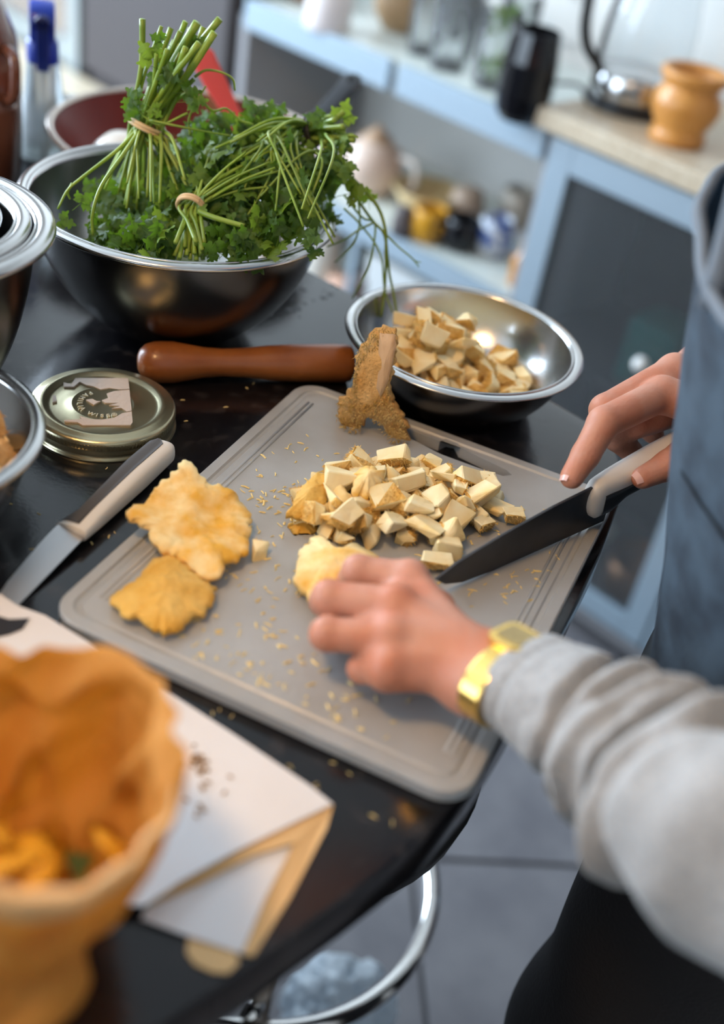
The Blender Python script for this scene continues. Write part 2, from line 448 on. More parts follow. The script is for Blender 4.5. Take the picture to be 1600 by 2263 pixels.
def lab(poly):
    P = [at(x, y, lt) for x, y in poly]
    part('label_scrap', *prism([(p.x, p.y) for p in P], lt - .0001, lt + .0012), PAP, jl, False)
lab([(140, 847), (158, 852), (166, 838), (283, 838), (286, 862), (262, 863), (240, 860), (222, 863), (205, 856), (190, 853), (176, 846), (163, 857), (141, 857)])
lab([(286, 864), (291, 910), (280, 912), (268, 904), (247, 905), (266, 900), (241, 898), (262, 893), (232, 893), (225, 887), (240, 882), (236, 872), (252, 867)])
lab([(142, 931), (180, 929), (176, 922), (200, 929), (225, 930), (252, 926), (270, 916), (291, 912), (293, 936), (288, 942), (182, 942), (172, 936), (143, 934)])
lab([(116, 877), (123, 876), (126, 889), (116, 892)])
lab([(190, 886), (204, 884), (214, 889), (222, 889), (214, 893), (207, 897), (200, 893)])
# embossed lettering round the centre, tops towards the centre
txt = 'FAMILIA WISS\u00ae'
c0 = Vector((lc.x, lc.y, 0))
q0 = at(193, 864, lt) - c0; q1 = at(247, 912, lt) - c0
a0 = math.atan2(q0.y, q0.x); a1 = math.atan2(q1.y, q1.x)
while a1 < a0: a1 += 2 * PI
wts = {'I': .62, ' ': .8, 'M': 1.25, 'W': 1.35}
pos = []; acc = 0
for ch in txt:
    wv = wts.get(ch, 1.0); pos.append(acc + wv / 2); acc += wv
dg = bpy.context.evaluated_depsgraph_get()
EMB = pm('emboss_gold', (0.62, 0.57, 0.42), 0.4, metal=0.3)
for ch, p in zip(txt, pos):
    if ch == ' ': continue
    cu = bpy.data.curves.new('letter', 'FONT'); cu.body = ch; cu.size = .0058; cu.align_x = 'CENTER'; cu.align_y = 'CENTER'; cu.extrude = .0004; cu.offset = .00012
    to = bpy.data.objects.new('letter', cu); COL.objects.link(to)
    bpy.context.view_layer.update()
    me = bpy.data.meshes.new_from_object(to.evaluated_get(bpy.context.evaluated_depsgraph_get()))
    bpy.data.objects.remove(to); bpy.data.curves.remove(cu)
    a = a0 + (a1 - a0) * (p - pos[0]) / (pos[-1] - pos[0])
    me.transform(Matrix.Translation((lc.x + .0178 * math.cos(a), lc.y + .0178 * math.sin(a), TZ + .0165)) @ Matrix.Rotation(a + PI / 2, 4, 'Z'))
    me.materials.clear()
    link('letter', me, EMB, jl, True)

WOOD = pm('pestle_wood', (0.22, 0.062, 0.012), 0.38, col2=(0.33, 0.11, 0.025), nscale=22, stretch=(1, 1, 1), bump=.1, bscale=90, coat=.25)
p0 = at(303, 800, TZ + .017); p1 = at(777, 803, TZ + .017); d = (p1 - p0); Lm = d.length; d.normalize()
prof = [(0, 0), (.0006, .006), (.0025, .0105), (.007, .0148), (.014, .0170), (.020, .0174), (.030, .0172), (.040, .0155), (.055, .0128), (.072, .0116), (.090, .0124), (.110, .0148), (.130, .0160), (.165, .0166), (Lm - .006, .0168), (Lm - .002, .0160), (Lm - .0005, .0140), (Lm, 0)]
ms = tag(part('wooden_pestle', *tube([p0 + d * s + Vector((0, 0, .0001)) for s, r in prof], [max(r, .0003) for s, r in prof], 32), WOOD, None), 'turned brown wooden pestle with a rounded knob lying beside the jar lid', 'pestle')

STB = pm('blade_steel', (0.5, 0.49, 0.49), 0.36, metal=1.0, bump=.03, bscale=300)
STD = pm('blade_dark', (0.075, 0.072, 0.075), 0.38, metal=0.6, col2=(.05, .048, .05), nscale=30)
HW = pm('handle_white', (0.72, 0.68, 0.63), 0.45)
HG = pm('handle_grey', (0.085, 0.08, 0.08), 0.75, bump=.05, bscale=500, spec=.25)
# paring knife lying on its side; local x towards the tip, y across, z up
pk = thing('paring_knife', at(170, 1170, TZ), 'paring knife with a grey and white handle lying by the jar lid', 'knife')
h0 = at(371, 985, TZ + .012); h1 = at(163, 1178, TZ + .010); ax = (h1 - h0); hl = ax.length; ax.normalize()
sd = Vector((0, 0, 1)).cross(ax).normalized(); up = ax.cross(sd)
roll = Matrix.Rotation(math.radians(6), 4, 'X')
PK = Matrix(((ax.x, sd.x, up.x, h0.x), (ax.y, sd.y, up.y, h0.y), (ax.z, sd.z, up.z, h0.z), (0, 0, 0, 1))) @ roll
def handle(L, ys, zs, n=20, seg=24, pw=.6):
    """ys: list of (s, ymin, ymax), zs: half thickness by s"""
    V = []; F = []
    for i in range(seg + 1):
        s = i / seg; s_ = L * (0.5 - 0.5 * math.cos(PI * s))
        y0 = interp([q[0] for q in ys], [q[1] for q in ys], s_ / L); y1 = interp([q[0] for q in ys], [q[2] for q in ys], s_ / L)
        hz = interp([q[0] for q in zs], [q[1] for q in zs], s_ / L)
        e = min(1.0, math.sqrt(max(1e-4, 1 - (1 - min(s_ / .010, 1)) ** 2))) if s_ < .010 else 1
        for k in range(n):
            a = 2 * PI * k / n; c, sn = math.cos(a), math.sin(a)
            y = math.copysign(abs(c) ** pw, c); z = math.copysign(abs(sn) ** pw, sn)
            V.append((s_, (y0 + y1) / 2 + y * (y1 - y0) / 2 * e, z * hz * e))
    for i in range(seg):
        for k in range(n):
            F.append((i * n + k, (i + 1) * n + k, (i + 1) * n + (k + 1) % n, i * n + (k + 1) % n))
    F.append(tuple(range(n))); F.append(tuple(reversed([seg * n + k for k in range(n)])))
    return V, F
ys = [(0, -.0105, .0105), (.3, -.0115, .0105), (.6, -.0095, .010), (.85, -.0085, .0098), (.95, -.0125, .0098), (1, -.0145, .0098)]
zs = [(0, .0085), (.4, .0095), (.8, .0075), (1, .0055)]
V, F = handle(hl, ys, zs)
part('handle', xf(V, PK), F, HW, pk)
# grey grip insert on the upper side
def grip(L, ys, zs, inset, zf, side, s0=.05, s1=.97, n=24):
    V = []; F = []
    for i in range(n + 1):
        s = s0 + (s1 - s0) * i / n
        y0 = interp([q[0] for q in ys], [q[1] for q in ys], s) - .0007; y1 = interp([q[0] for q in ys], [q[2] for q in ys], s) - inset
        if s < .1: 
            e = math.sqrt(max(0, 1 - ((.1 - s) / .05) ** 2)); m = (y0 + y1) / 2; y0 = m + (y0 - m) * max(e, .3); y1 = m + (y1 - m) * max(e, .3)
        hz = interp([q[0] for q in zs], [q[1] for q in zs], s) * zf
        for j in range(6):
            t = j / 5; y = y0 + (y1 - y0) * t
            V.append((L * s, y, side * (hz * (1 - .55 * (max(0, .35 - t) / .35) ** 2) + .0004)))
        for j in range(6):
            t = j / 5; y = y0 + (y1 - y0) * t
            V.append((L * s, y, side * (hz * .4)))
    for i in range(n):
        for j in range(5):
            for of in (0, 6):
                a = i * 12 + of + j; F.append((a, a + 1, a + 13, a + 12))
        for j in (0, 5):
            a = i * 12 + j; F.append((a, a + 12, a + 18, a + 6))
    return V, F
V, F = grip(hl, ys, zs, .0075, 1.0, 1)
part('grip_insert', xf(V, PK), F, HG, pk)
bl_ = [(-.006, -.0118), (.004, -.0122), (.02, -.0118), (.06, -.0085), (.088, -.003), (.099, .004), (.101, .0072), (.096, .0078), (-.006, .0080)]
V, F = prism(bl_, -.0007, .0007)
part('blade', xf(V, PK @ Matrix.Translation((hl, .0, 0)) @ Matrix.Rotation(math.radians(-17), 4, 'X') @ Matrix.Rotation(math.radians(5.0), 4, 'Y')), F, STB, pk, False)

# chef knife standing on its edge; local x from heel to tip, y up
ck = thing('chef_knife', at(1333, 1148, BZ), 'chef knife with black blade side and white handle held in the right hand', 'knife')
kh = at(1332, 1150, BZ + .002); kt = at(1030, 1285, BZ + .0005); kd = (kt - kh).normalized(); kz = Vector((0, 0, 1)); kz = (kz - kd * kz.dot(kd)).normalized(); ks = kd.cross(kz)
CK = Matrix(((kd.x, kz.x, ks.x, kh.x), (kd.y, kz.y, ks.y, kh.y), (kd.z, kz.z, ks.z, kh.z), (0, 0, 0, 1)))
bl_ = [(0, 0), (.06, -.0003), (.12, .0), (.150, .002), (.168, .008), (.178, .016), (.16, .0235), (.12, .0315), (.07, .0385), (.03, .0415), (-.012, .0425), (-.012, .016), (0, .015)]
V, F = prism(bl_, -.0011, .0011, .0004)
part('blade', xf(V, CK), F, STD, ck, False)
CH = CK @ Matrix.Translation((.031, .0285, 0)) @ Matrix.Rotation(PI, 4, 'Y') @ Matrix.Rotation(math.radians(8.5), 4, 'Z') @ Matrix.Diagonal((1, 1.12, 1.1, 1))
ys2 = [(0, -.0135, .0145), (.06, -.0165, .0145), (.16, -.0165, .0145), (.28, -.0075, .0135), (.5, -.0085, .013), (.8, -.011, .0125), (1, -.0125, .010)]
zs2 = [(0, .0065), (.2, .009), (.6, .0105), (1, .0095)]
V, F = handle(.128, ys2, zs2)
part('handle', xf(V, CH), F, HW, ck)
HB = pm('grip_black', (0.02, 0.019, 0.018), 0.45)
for sgn in (-1, 1):
    V, F = grip(.128, ys2, zs2, .0095, 1.0, sgn, .09, .96)
    part('grip_insert', xf(V, CH), F, HB, ck)

# ================================================================== mushrooms
CUT = pm('mushroom_cut', (0.95, 0.82, 0.52), 0.6, col2=(0.88, 0.62, 0.24), nscale=45, sss=.12, sssr=(1, .7, .35), bump=.25, bscale=260, objrand=.1)
SPN = pm('mushroom_spines', (0.72, 0.40, 0.08), 0.75, col2=(0.84, 0.60, 0.24), nscale=120, sss=.1, sssr=(1, .6, .25), bump=.9, bscale=420, objrand=.14)
TAN = pm('mushroom_tan', (0.50, 0.27, 0.09), 0.75, col2=(0.62, 0.40, 0.18), nscale=110, bump=.8, bscale=380, objrand=.12)
def chunk_mesh(seed, sx, sy, sz, fuzzy, skin=SPN):
    r = random.Random(seed); bm = bmesh.new()
    pts = []
    for a in (-1, 1):
        for b in (-1, 1):
            for c in (-1, 1):
                q = .82 + .36 * r.random()
                pts.append(Vector((a * sx * (.55 + .6 * r.random()), b * sy * (.55 + .6 * r.random()), c * sz * (.65 + .45 * r.random()))))
    if skin is TAN:
        pts = [Vector((a * sx * r.uniform(.85, 1.05), b * sy * r.uniform(.85, 1.05), c * sz * r.uniform(.85, 1.05))) for a in (-1, 1) for b in (-1, 1) for c in (-1, 1)]
    for _ in range(0 if skin is TAN else 3):
        i = r.randrange(8); pts[i] = pts[i] * (.35 + .4 * r.random())
    for p in pts: bm.verts.new(p)
    g = bmesh.ops.convex_hull(bm, input=bm.verts[:])
    bmesh.ops.delete(bm, geom=[v for v in bm.verts if not v.link_faces], context='VERTS')
    bmesh.ops.dissolve_limit(bm, angle_limit=math.radians(14), verts=bm.verts[:], edges=bm.edges[:])
    bmesh.ops.bevel(bm, geom=bm.edges[:], offset=.0007, segments=1, affect='EDGES')
    bmesh.ops.triangulate(bm, faces=bm.faces[:])
    dirs = Vector((r.uniform(-1, 1), r.uniform(-1, 1), r.uniform(-.6, .5))).normalized()
    bmesh.ops.subdivide_edges(bm, edges=[e for e in bm.edges if e.calc_length() > .006], cuts=1)
    bmesh.ops.triangulate(bm, faces=bm.faces[:])
    bm.normal_update()
    spin = [f for f in bm.faces if f.normal.dot(dirs) > (.2 if fuzzy else .45)]
    for f in bm.faces: f.material_index = 0
    for f in spin: f.material_index = 1
    sv = {v for f in spin for v in f.verts}
    for v in sv: v.co += v.normal * r.uniform(-.0004, .0013)
    # short hanging spines on the outer skin
    if spin:
        ar = [f.calc_area() for f in spin]; tot = sum(ar)
        k = int(min(170, tot * 520000)) if fuzzy else int(min(50, tot * 160000))
        data = []
        for _ in range(k):
            f = r.choices(spin, ar)[0]; a, b, c = [v.co for v in f.verts][:3]
            u, v_ = r.random(), r.random()
            if u + v_ > 1: u, v_ = 1 - u, 1 - v_
            data.append((a + (b - a) * u + (c - a) * v_, f.normal.copy()))
        for p, nrm in data:
            dd = (nrm + Vector((r.uniform(-.7, .7), r.uniform(-.7, .7), r.uniform(-1.0, .2)))).normalized()
            t1 = dd.orthogonal().normalized() * .00038; t2 = dd.cross(t1)
            q = [bm.verts.new(p + t1), bm.verts.new(p - t1 * .5 + t2 * .87), bm.verts.new(p - t1 * .5 - t2 * .87), bm.verts.new(p + dd * r.uniform(.0014, .0036))]
            for s in ((0, 1, 3), (1, 2, 3), (2, 0, 3)):
                bm.faces.new([q[i] for i in s]).material_index = 1
    me = bpy.data.meshes.new('mushroom_chunk'); bm.to_mesh(me); bm.free()
    me.materials.append(CUT if skin is SPN else CUTB); me.materials.append(skin)
    return me
CUTB = pm('mushroom_cut_tan', (0.68, 0.50, 0.27), 0.65, col2=(0.56, 0.36, 0.15), nscale=45, bump=.3, bscale=260, objrand=.12)
CM = []; FUZ = (0, 3, 4, 7, 10)
for i, (a, b, c, f) in enumerate([(.0085, .0075, .0065, 1), (.0105, .007, .006, 0), (.0075, .007, .0065, 0), (.012, .0085, .0055, 1), (.010, .0095, .007, 1), (.0125, .006, .005, 0), (.0085, .0085, .0075, 0), (.011, .008, .0065, 1), (.013, .009, .004, 0), (.007, .006, .0055, 0), (.0095, .0065, .008, 1), (.012, .0075, .0075, 0)]):
    me = chunk_mesh(i + 11, a, b, c, f); zm = max(abs(v.co.z) for v in me.vertices); CM.append((me, a, b, c))
CT = [(chunk_mesh(i + 60, .0075, .007, .0068, 0, TAN), .0075, .007, .0068) for i in range(4)]
def put_chunk(k, loc, rot, sc, label, group, pool=CM):
    o = link('mushroom_chunk', pool[k % len(pool)][0]); o.location = loc; o.rotation_euler = rot; o.scale = (sc,) * 3
    return tag(o, label, 'mushroom', group)
def heap(n, sampler, surf, rr, label, group, pool=CM, seed=1, pack=.80, rs=(.8, 1.15), tries=26, tilt=.6):
    r = random.Random(seed); done = []
    for i in range(n):
        sc = r.uniform(*rs); k = r.randrange(len(pool)); rad = rr(pool[k]) * sc * pack
        best = None
        for _ in range(tries):
            x, y = sampler(r); z = surf(x, y, rad)
            if z is None: continue
            for (a, b, c, q) in done:
                dd = (a - x) ** 2 + (b - y) ** 2; s = (q + rad) ** 2
                if dd < s: z = max(z, c + math.sqrt(s - dd))
            if best is None or z < best[2]: best = (x, y, z)
        if best is None: continue
        done.append((*best, rad))
        lb = label if isinstance(label, str) else label[0 if k in FUZ else 1]
        put_chunk(k, best, (r.uniform(-tilt, tilt), r.uniform(-tilt, tilt), r.uniform(0, 6.28)), sc, lb, group, pool)
    return done
rr_ = lambda p: (p[1] + p[2] + p[3]) / 3
def inpoly(x, y, P):
    c = False; j = len(P) - 1
    for i in range(len(P)):
        if (P[i][1] > y) != (P[j][1] > y) and x < (P[j][0] - P[i][0]) * (y - P[i][1]) / (P[j][1] - P[i][1]) + P[i][0]: c = not c
        j = i
    return c
PILE = [at(x, y, BZ) for x, y in [(650, 1130), (700, 1075), (790, 1060), (870, 1040), (940, 1050), (1000, 1085), (1080, 1090), (1115, 1130), (1080, 1150), (1030, 1150), (1000, 1180), (990, 1210), (930, 1205), (860, 1205), (800, 1205), (720, 1210), (660, 1180)]]
PP = [(p.x, p.y) for p in PILE]; px0, px1 = min(p[0] for p in PP), max(p[0] for p in PP); py0, py1 = min(p[1] for p in PP), max(p[1] for p in PP)
def s_pile(r):
    while True:
        x, y = r.uniform(px0, px1), r.uniform(py0, py1)
        if inpoly(x, y, PP): return x, y
heap(72, s_pile, lambda x, y, q: BZ + q * .96, rr_, ('mushroom chunk with shaggy orange skin piled on the cutting board', 'plain cream cut mushroom chunk piled on the cutting board'), 'chopped mushroom on the cutting board', seed=5, tries=14, rs=(.9, 1.28))
def s_disc(cx, cy, R, bx=0, by=0):
    def f(r):
        a = r.uniform(0, 6.283); q = R * math.sqrt(r.random()); return cx + q * math.cos(a) + bx, cy + q * math.sin(a) + by
    return f
def bowl_surf(cx, cy, R0, R1, Hh):
    def f(x, y, q):
        dr = math.hypot(x - cx, y - cy)
        if dr > R1 - q: return None
        return TZ + .002 + q + max(0, (dr - (R0 - q * .6)) / (R1 - R0)) ** 2 * Hh
    return f
heap(64, s_disc(.060, .884, .076), bowl_surf(.0598, .8944, .050, .096, .056), rr_, ('mushroom chunk with shaggy orange skin heaped in the steel bowl', 'plain cream cut mushroom chunk heaped in the steel bowl'), 'chopped mushroom in the steel bowl', seed=8, tries=12, rs=(.95, 1.3), pack=.78)
heap(46, s_disc(.036, .903, .036), bowl_surf(.0598, .8944, .050, .096, .056), rr_, ('mushroom chunk with shaggy orange skin heaped in the steel bowl', 'plain cream cut mushroom chunk heaped in the steel bowl'), 'chopped mushroom in the steel bowl', seed=9, tries=3, rs=(.95, 1.3), pack=.78)
heap(85, s_disc(cb.x + .036, cb.y + .006, .046), bowl_surf(cb.x, cb.y, .034, .0885, .086), rr_, 'tan mushroom cube in the bowl beside the paring knife', 'tan mushroom cubes in the left bowl', pool=CT, seed=3, tries=8, rs=(1.05, 1.35), pack=.85)
# loose pieces on the board
for i, (px, py, rz, sc) in enumerate([(575, 1218, .4, .85), (1062, 1160, 1.0, 1.0), (980, 1208, 2.0, 1.2), (965, 1245, .3, 1.1), (1128, 1140, .5, 1.0)]):
    put_chunk([2, 1, 6, 5, 1][i], at(px, py, BZ + .006 * sc), (.1, .1, rz), sc, ['small mushroom cube lying alone beside the big torn cap', 'loose mushroom piece between the pile and the middle of the knife blade', 'mushroom wedge beside the knife blade at the near edge of the pile', 'mushroom wedge between the left hand and the knife tip', 'small mushroom piece against the knife blade closest to its handle'][i], ['', 'pieces along the knife blade', 'pieces along the knife blade', 'pieces along the knife blade', 'pieces along the knife blade'][i] or None)

def slab(outline, thick, dome, rough, seed, rings=12, n=96, curl=None, bottom=True):
    """irregular cap: closed outline in world xy, domed top with noise; outline points (x,y,z)"""
    P = [Vector(p) for p in outline]; P.append(P[0])
    Ls = [0]
    for a, b in zip(P, P[1:]): Ls.append(Ls[-1] + (b - a).length)
    R = []
    for i in range(n):
        s = Ls[-1] * i / n; k = max(j for j in range(len(Ls)) if Ls[j] <= s); k = min(k, len(P) - 2)
        R.append(P[k].lerp(P[k + 1], (s - Ls[k]) / max(1e-9, Ls[k + 1] - Ls[k])))
    for i in range(n):
        p = R[i]; R[i] = p + Vector((nz(p.x, p.y, seed, 200), nz(p.y, p.x, seed + 3, 200), .3 * nz(p.x, p.y, seed + 7, 120))) * min(rough, .0025) * 1.5
    RS = R
    for _ in range(140): RS = [(RS[i - 2] + RS[i - 1] + RS[i] + RS[(i + 1) % n] + RS[(i + 2) % n]) / 5 for i in range(n)]
    c = sum(R, Vector()) / n
    V = []; F = []
    for side in (0, 1):
        for j in range(rings + 1):
            t = j / rings
            for i in range(n):
                p = c.lerp(RS[i].lerp(R[i], t ** 5), t)
                e = max(.35, math.sqrt(max(0, 1 - t ** 6)))
                zz = dome * (1 - t * t) + rough * nz(p.x, p.y, seed + 11, 48) + rough * .25 * nz(p.x, p.y, seed + 17, 170)
                zz += (curl(p, t) if curl else 0)
                if side == 0: V.append(p + Vector((0, 0, zz + thick * e * .5)))
                else: V.append(p + Vector((0, 0, zz - thick * e * .5)))
    m = (rings + 1) * n
    for side in (0, 1):
        for j in range(rings):
            for i in range(n):
                a = side * m + j * n + i; b = side * m + j * n + (i + 1) % n
                q = (a, a + n, b + n, b)
                F.append(q if side == 0 else tuple(reversed(q)))
    for i in range(n):
        a = rings * n + i; b = rings * n + (i + 1) % n
        F.append((a, m + a, m + b, b))
    return V, F
CAP = pm('cap_skin', (0.93, 0.72, 0.36), 0.7, col2=(0.80, 0.41, 0.04), nscale=34, nlo=.44, nhi=.64, bump=.6, bscale=160, sss=.1, sssr=(1, .6, .25))
CAP2 = pm('cap_skin_dark', (0.80, 0.50, 0.13), 0.75, col2=(0.68, 0.33, 0.03), nscale=30, nlo=.4, nhi=.66, bump=.9, bscale=260, sss=.1, sssr=(1, .6, .25))
o1 = [(395, 1025), (425, 1028), (445, 1055), (470, 1072), (520, 1095), (548, 1135), (552, 1180), (545, 1225), (520, 1240), (497, 1240), (488, 1282), (455, 1275), (420, 1252), (385, 1235), (345, 1210), (325, 1172), (300, 1158), (278, 1140), (288, 1124), (325, 1108), (340, 1080), (372, 1062)]
def capz(px, py): return BZ + .011 + .020 * max(0, (1130 - py) / 110) ** 1.2 + .008 * max(0, (380 - px) / 100)
V, F = slab([at(x, y, capz(x, y)) for x, y in o1], .010, -.004, .0042, 3, rings=18, n=150)
tag(part('torn_mushroom', V, F, CAP, None), 'large torn yellow mushroom cap with curled edge on the cutting board', 'mushroom')
o2 = [(338, 1238), (372, 1228), (400, 1242), (425, 1268), (452, 1285), (478, 1302), (474, 1330), (450, 1345), (448, 1360), (420, 1372), (398, 1392), (362, 1402), (335, 1388), (305, 1372), (270, 1360), (252, 1340), (244, 1322), (255, 1308), (290, 1286), (318, 1262)]
V, F = slab([at(x, y, BZ + .0065) for x, y in o2], .010, .007, .0036, 9, rings=18, n=150)
tag(part('shaggy_mushroom', V, F, CAP2, None), 'orange shaggy mushroom cap with a round stem scar on the board', 'mushroom')
# large shaggy offcuts at the end of the pile
for k_, (ol_, zz, lb) in enumerate([([(636, 1140), (650, 1105), (668, 1078), (696, 1050), (724, 1056), (722, 1098), (708, 1124), (668, 1148)], .016, 'large orange shaggy mushroom offcut at the end of the pile nearest the torn cap'), ([(722, 1112), (732, 1070), (742, 1050), (758, 1078), (790, 1118), (800, 1150), (742, 1150)], .015, 'pointed shaggy mushroom offcut between the pile and the orange offcut'), ([(778, 1095), (782, 1050), (806, 1032), (850, 1044), (842, 1072), (806, 1104)], .020, 'hollow curled mushroom offcut on the far side of the pile'), ([(628, 1168), (650, 1158), (700, 1164), (712, 1178), (690, 1192), (648, 1190)], .007, 'flat orange mushroom strip lying before the pile')]):
    V, F = slab([at(x, y, BZ + zz + .012 * (1120 - y) / 80) for x, y in ol_], .011, .003, .0028, 51 + k_, rings=12, n=80)
    V = [Vector((v.x, v.y, max(v.z, BZ + .0004))) for v in V]
    tag(part('mushroom_offcut', V, F, CAP2 if k_ in (0, 3) else CAP, None), lb, 'mushroom')
# the piece under the left hand
o3 = [(650, 1285), (662, 1225), (690, 1195), (712, 1190), (735, 1222), (790, 1205), (840, 1235), (800, 1275), (740, 1300), (720, 1335), (690, 1332), (672, 1310)]
V, F = slab([at(x, y, BZ + .009 + .006 * (x > 720)) for x, y in o3], .015, .003, .0018, 21)
tag(part('mushroom_piece', V, F, CAP, None), 'thick mushroom piece held down under the fingers of the left hand', 'mushroom')
# upright slice leaning on the bowl
ol = [(822, 730), (848, 722), (877, 733), (880, 760), (873, 800), (862, 850), (868, 882), (893, 912), (905, 945), (904, 972), (886, 985), (868, 962), (842, 934), (816, 914), (806, 920), (804, 942), (786, 949), (758, 938), (747, 915), (752, 882), (776, 864), (784, 830), (786, 790), (800, 758)]
def slice_pt(px, py): return aty(px, py, .787 + (985 - py) / 260 * .012)
SL = [slice_pt(x, y) for x, y in ol]
cs = sum(SL, Vector()) / len(SL)
SN = Vector((-.1, -.97, .22)).normalized(); SX = Vector((0, 0, 1)).cross(SN).normalized(); SY = SN.cross(SX)
MS = Matrix(((SX.x, SY.x, SN.x, cs.x), (SX.y, SY.y, SN.y, cs.y), (SX.z, SY.z, SN.z, cs.z), (0, 0, 0, 1)))
loc = [MS.inverted() @ p for p in SL]
V, F = slab([(p.x, p.y, 0) for p in loc], .012, .004, .0030, 31, rings=18, n=200, curl=lambda p, t: .004 * math.sin(p.y * 60) * t)
sl = thing('mushroom_slice', (cs.x, cs.y, BZ), 'upright brown shaggy mushroom slice leaning on the bowl of chopped mushroom', 'mushroom')
part('flesh', xf(V, MS), F, pm('slice_skin', (0.58, 0.29, 0.075), 0.8, col2=(0.70, 0.43, 0.17), nscale=60, bump=.9, bscale=420), sl)
cf = [(842, 732), (876, 736), (878, 762), (870, 802), (858, 846), (846, 868), (836, 850), (842, 800), (838, 760)]
CL = [MS.inverted() @ slice_pt(x, y) for x, y in cf]
V, F = slab([(p.x, p.y, .0100) for p in CL], .004, .0010, .0006, 41, rings=8, n=60)
part('cut_face', xf(V, MS), F, pm('slice_cut', (0.66, 0.45, 0.27), 0.7, col2=(0.55, 0.34, 0.18), nscale=40, bump=.3, bscale=300, stretch=(1, 1, .3)), sl)
r = random.Random(4); V = []; F = []
for i in range(2600):
    x, y = r.uniform(min(p.x for p in loc), max(p.x for p in loc)), r.uniform(min(p.y for p in loc), max(p.y for p in loc))
    if not inpoly(x, y, [(p.x, p.y) for p in loc]) or inpoly(x, y, [(p.x, p.y) for p in CL]): continue
    dd = Vector((r.uniform(-.8, .8), r.uniform(-1, .1), r.uniform(.2, .8))).normalized(); p = Vector((x, y, .0088)); t1 = dd.orthogonal().normalized() * .0004; t2 = dd.cross(t1)
    k = len(V); V += [p + t1, p - t1 * .5 + t2, p - t1 * .5 - t2, p + dd * r.uniform(.002, .0045)]; F += [(k, k + 1, k + 3), (k + 1, k + 2, k + 3), (k + 2, k, k + 3)]
tag(part('spines', xf(V, MS), F, SPN, sl), kind='stuff')
# crumbs
r = random.Random(12); V = []; F = []
def crumb(px, py, z, L, wd):
    p = at(px, py, z); a = r.uniform(0, PI); c, s = math.cos(a), math.sin(a); k = len(V); b = r.uniform(-.3, .3)
    for (x, y, h) in ((-L, -wd, 0), (0, -wd + b * L, 0), (L, -wd, 0), (L, wd, 0), (0, wd + b * L, 0), (-L, wd, 0)):
        V.append(p + Vector((x * c - y * s, x * s + y * c, .0003)))
    for (x, y, h) in ((-L, 0, .4), (0, b * L, 1), (L, 0, .4)): V.append(p + Vector((x * c - y * s, x * s + y * c, .0003 + wd * 1.6 * h)))
    for f in ((0, 1, 7, 6), (1, 2, 8, 7), (2, 3, 8), (3, 4, 7, 8), (4, 5, 6, 7), (5, 0, 6)): F.append(tuple(k + i for i in f))
for (cx, cy, sx, sy, n) in [(660, 1040, 60, 60, 40), (600, 1100, 30, 15, 22), (560, 1330, 90, 80, 60), (880, 1140, 220, 70, 90), (420, 1400, 40, 20, 10), (480, 1490, 110, 60, 40), (700, 1580, 130, 60, 40), (1110, 1290, 70, 30, 34), (780, 1450, 120, 60, 20), (1100, 1110, 60, 40, 16), (660, 1230, 70, 90, 30)]:
    for _ in range(n):
        x, y = r.gauss(cx, sx), r.gauss(cy, sy); q = BM.inverted() @ at(x, y, BZ)
        if abs(q.x) < bw / 2 - .016 and abs(q.y) < bh / 2 - .016: crumb(x, y, BZ, r.uniform(.001, .0034), r.uniform(.0003, .0008))
tag(link('mushroom_crumbs', mesh('mushroom_crumbs', V, F, False), pm('crumb', (.86, .66, .28), .8)), 'fine pale mushroom shreds scattered over the cutting board', 'crumbs', kind='stuff')
V = []; F = []
for (cx, cy, sx, sy, n) in [(680, 1690, 70, 50, 12), (250, 1150, 40, 60, 7), (560, 880, 60, 60, 4), (330, 1490, 30, 30, 5), (840, 1830, 30, 20, 3), (90, 1180, 40, 40, 5), (500, 1600, 50, 40, 8), (410, 940, 40, 30, 3)]:
    for _ in range(n):
        x, y = r.gauss(cx, sx), r.gauss(cy, sy); q = BM.inverted() @ at(x, y, TZ)
        if abs(q.x) > bw / 2 + .004 or abs(q.y) > bh / 2 + .004: crumb(x, y, TZ, r.uniform(.0008, .002), r.uniform(.00025, .0005))
tag(link('worktop_crumbs', mesh('worktop_crumbs', V, F, False), MATS['crumb']), 'sparse mushroom crumbs scattered over the black worktop', 'crumbs', kind='stuff')

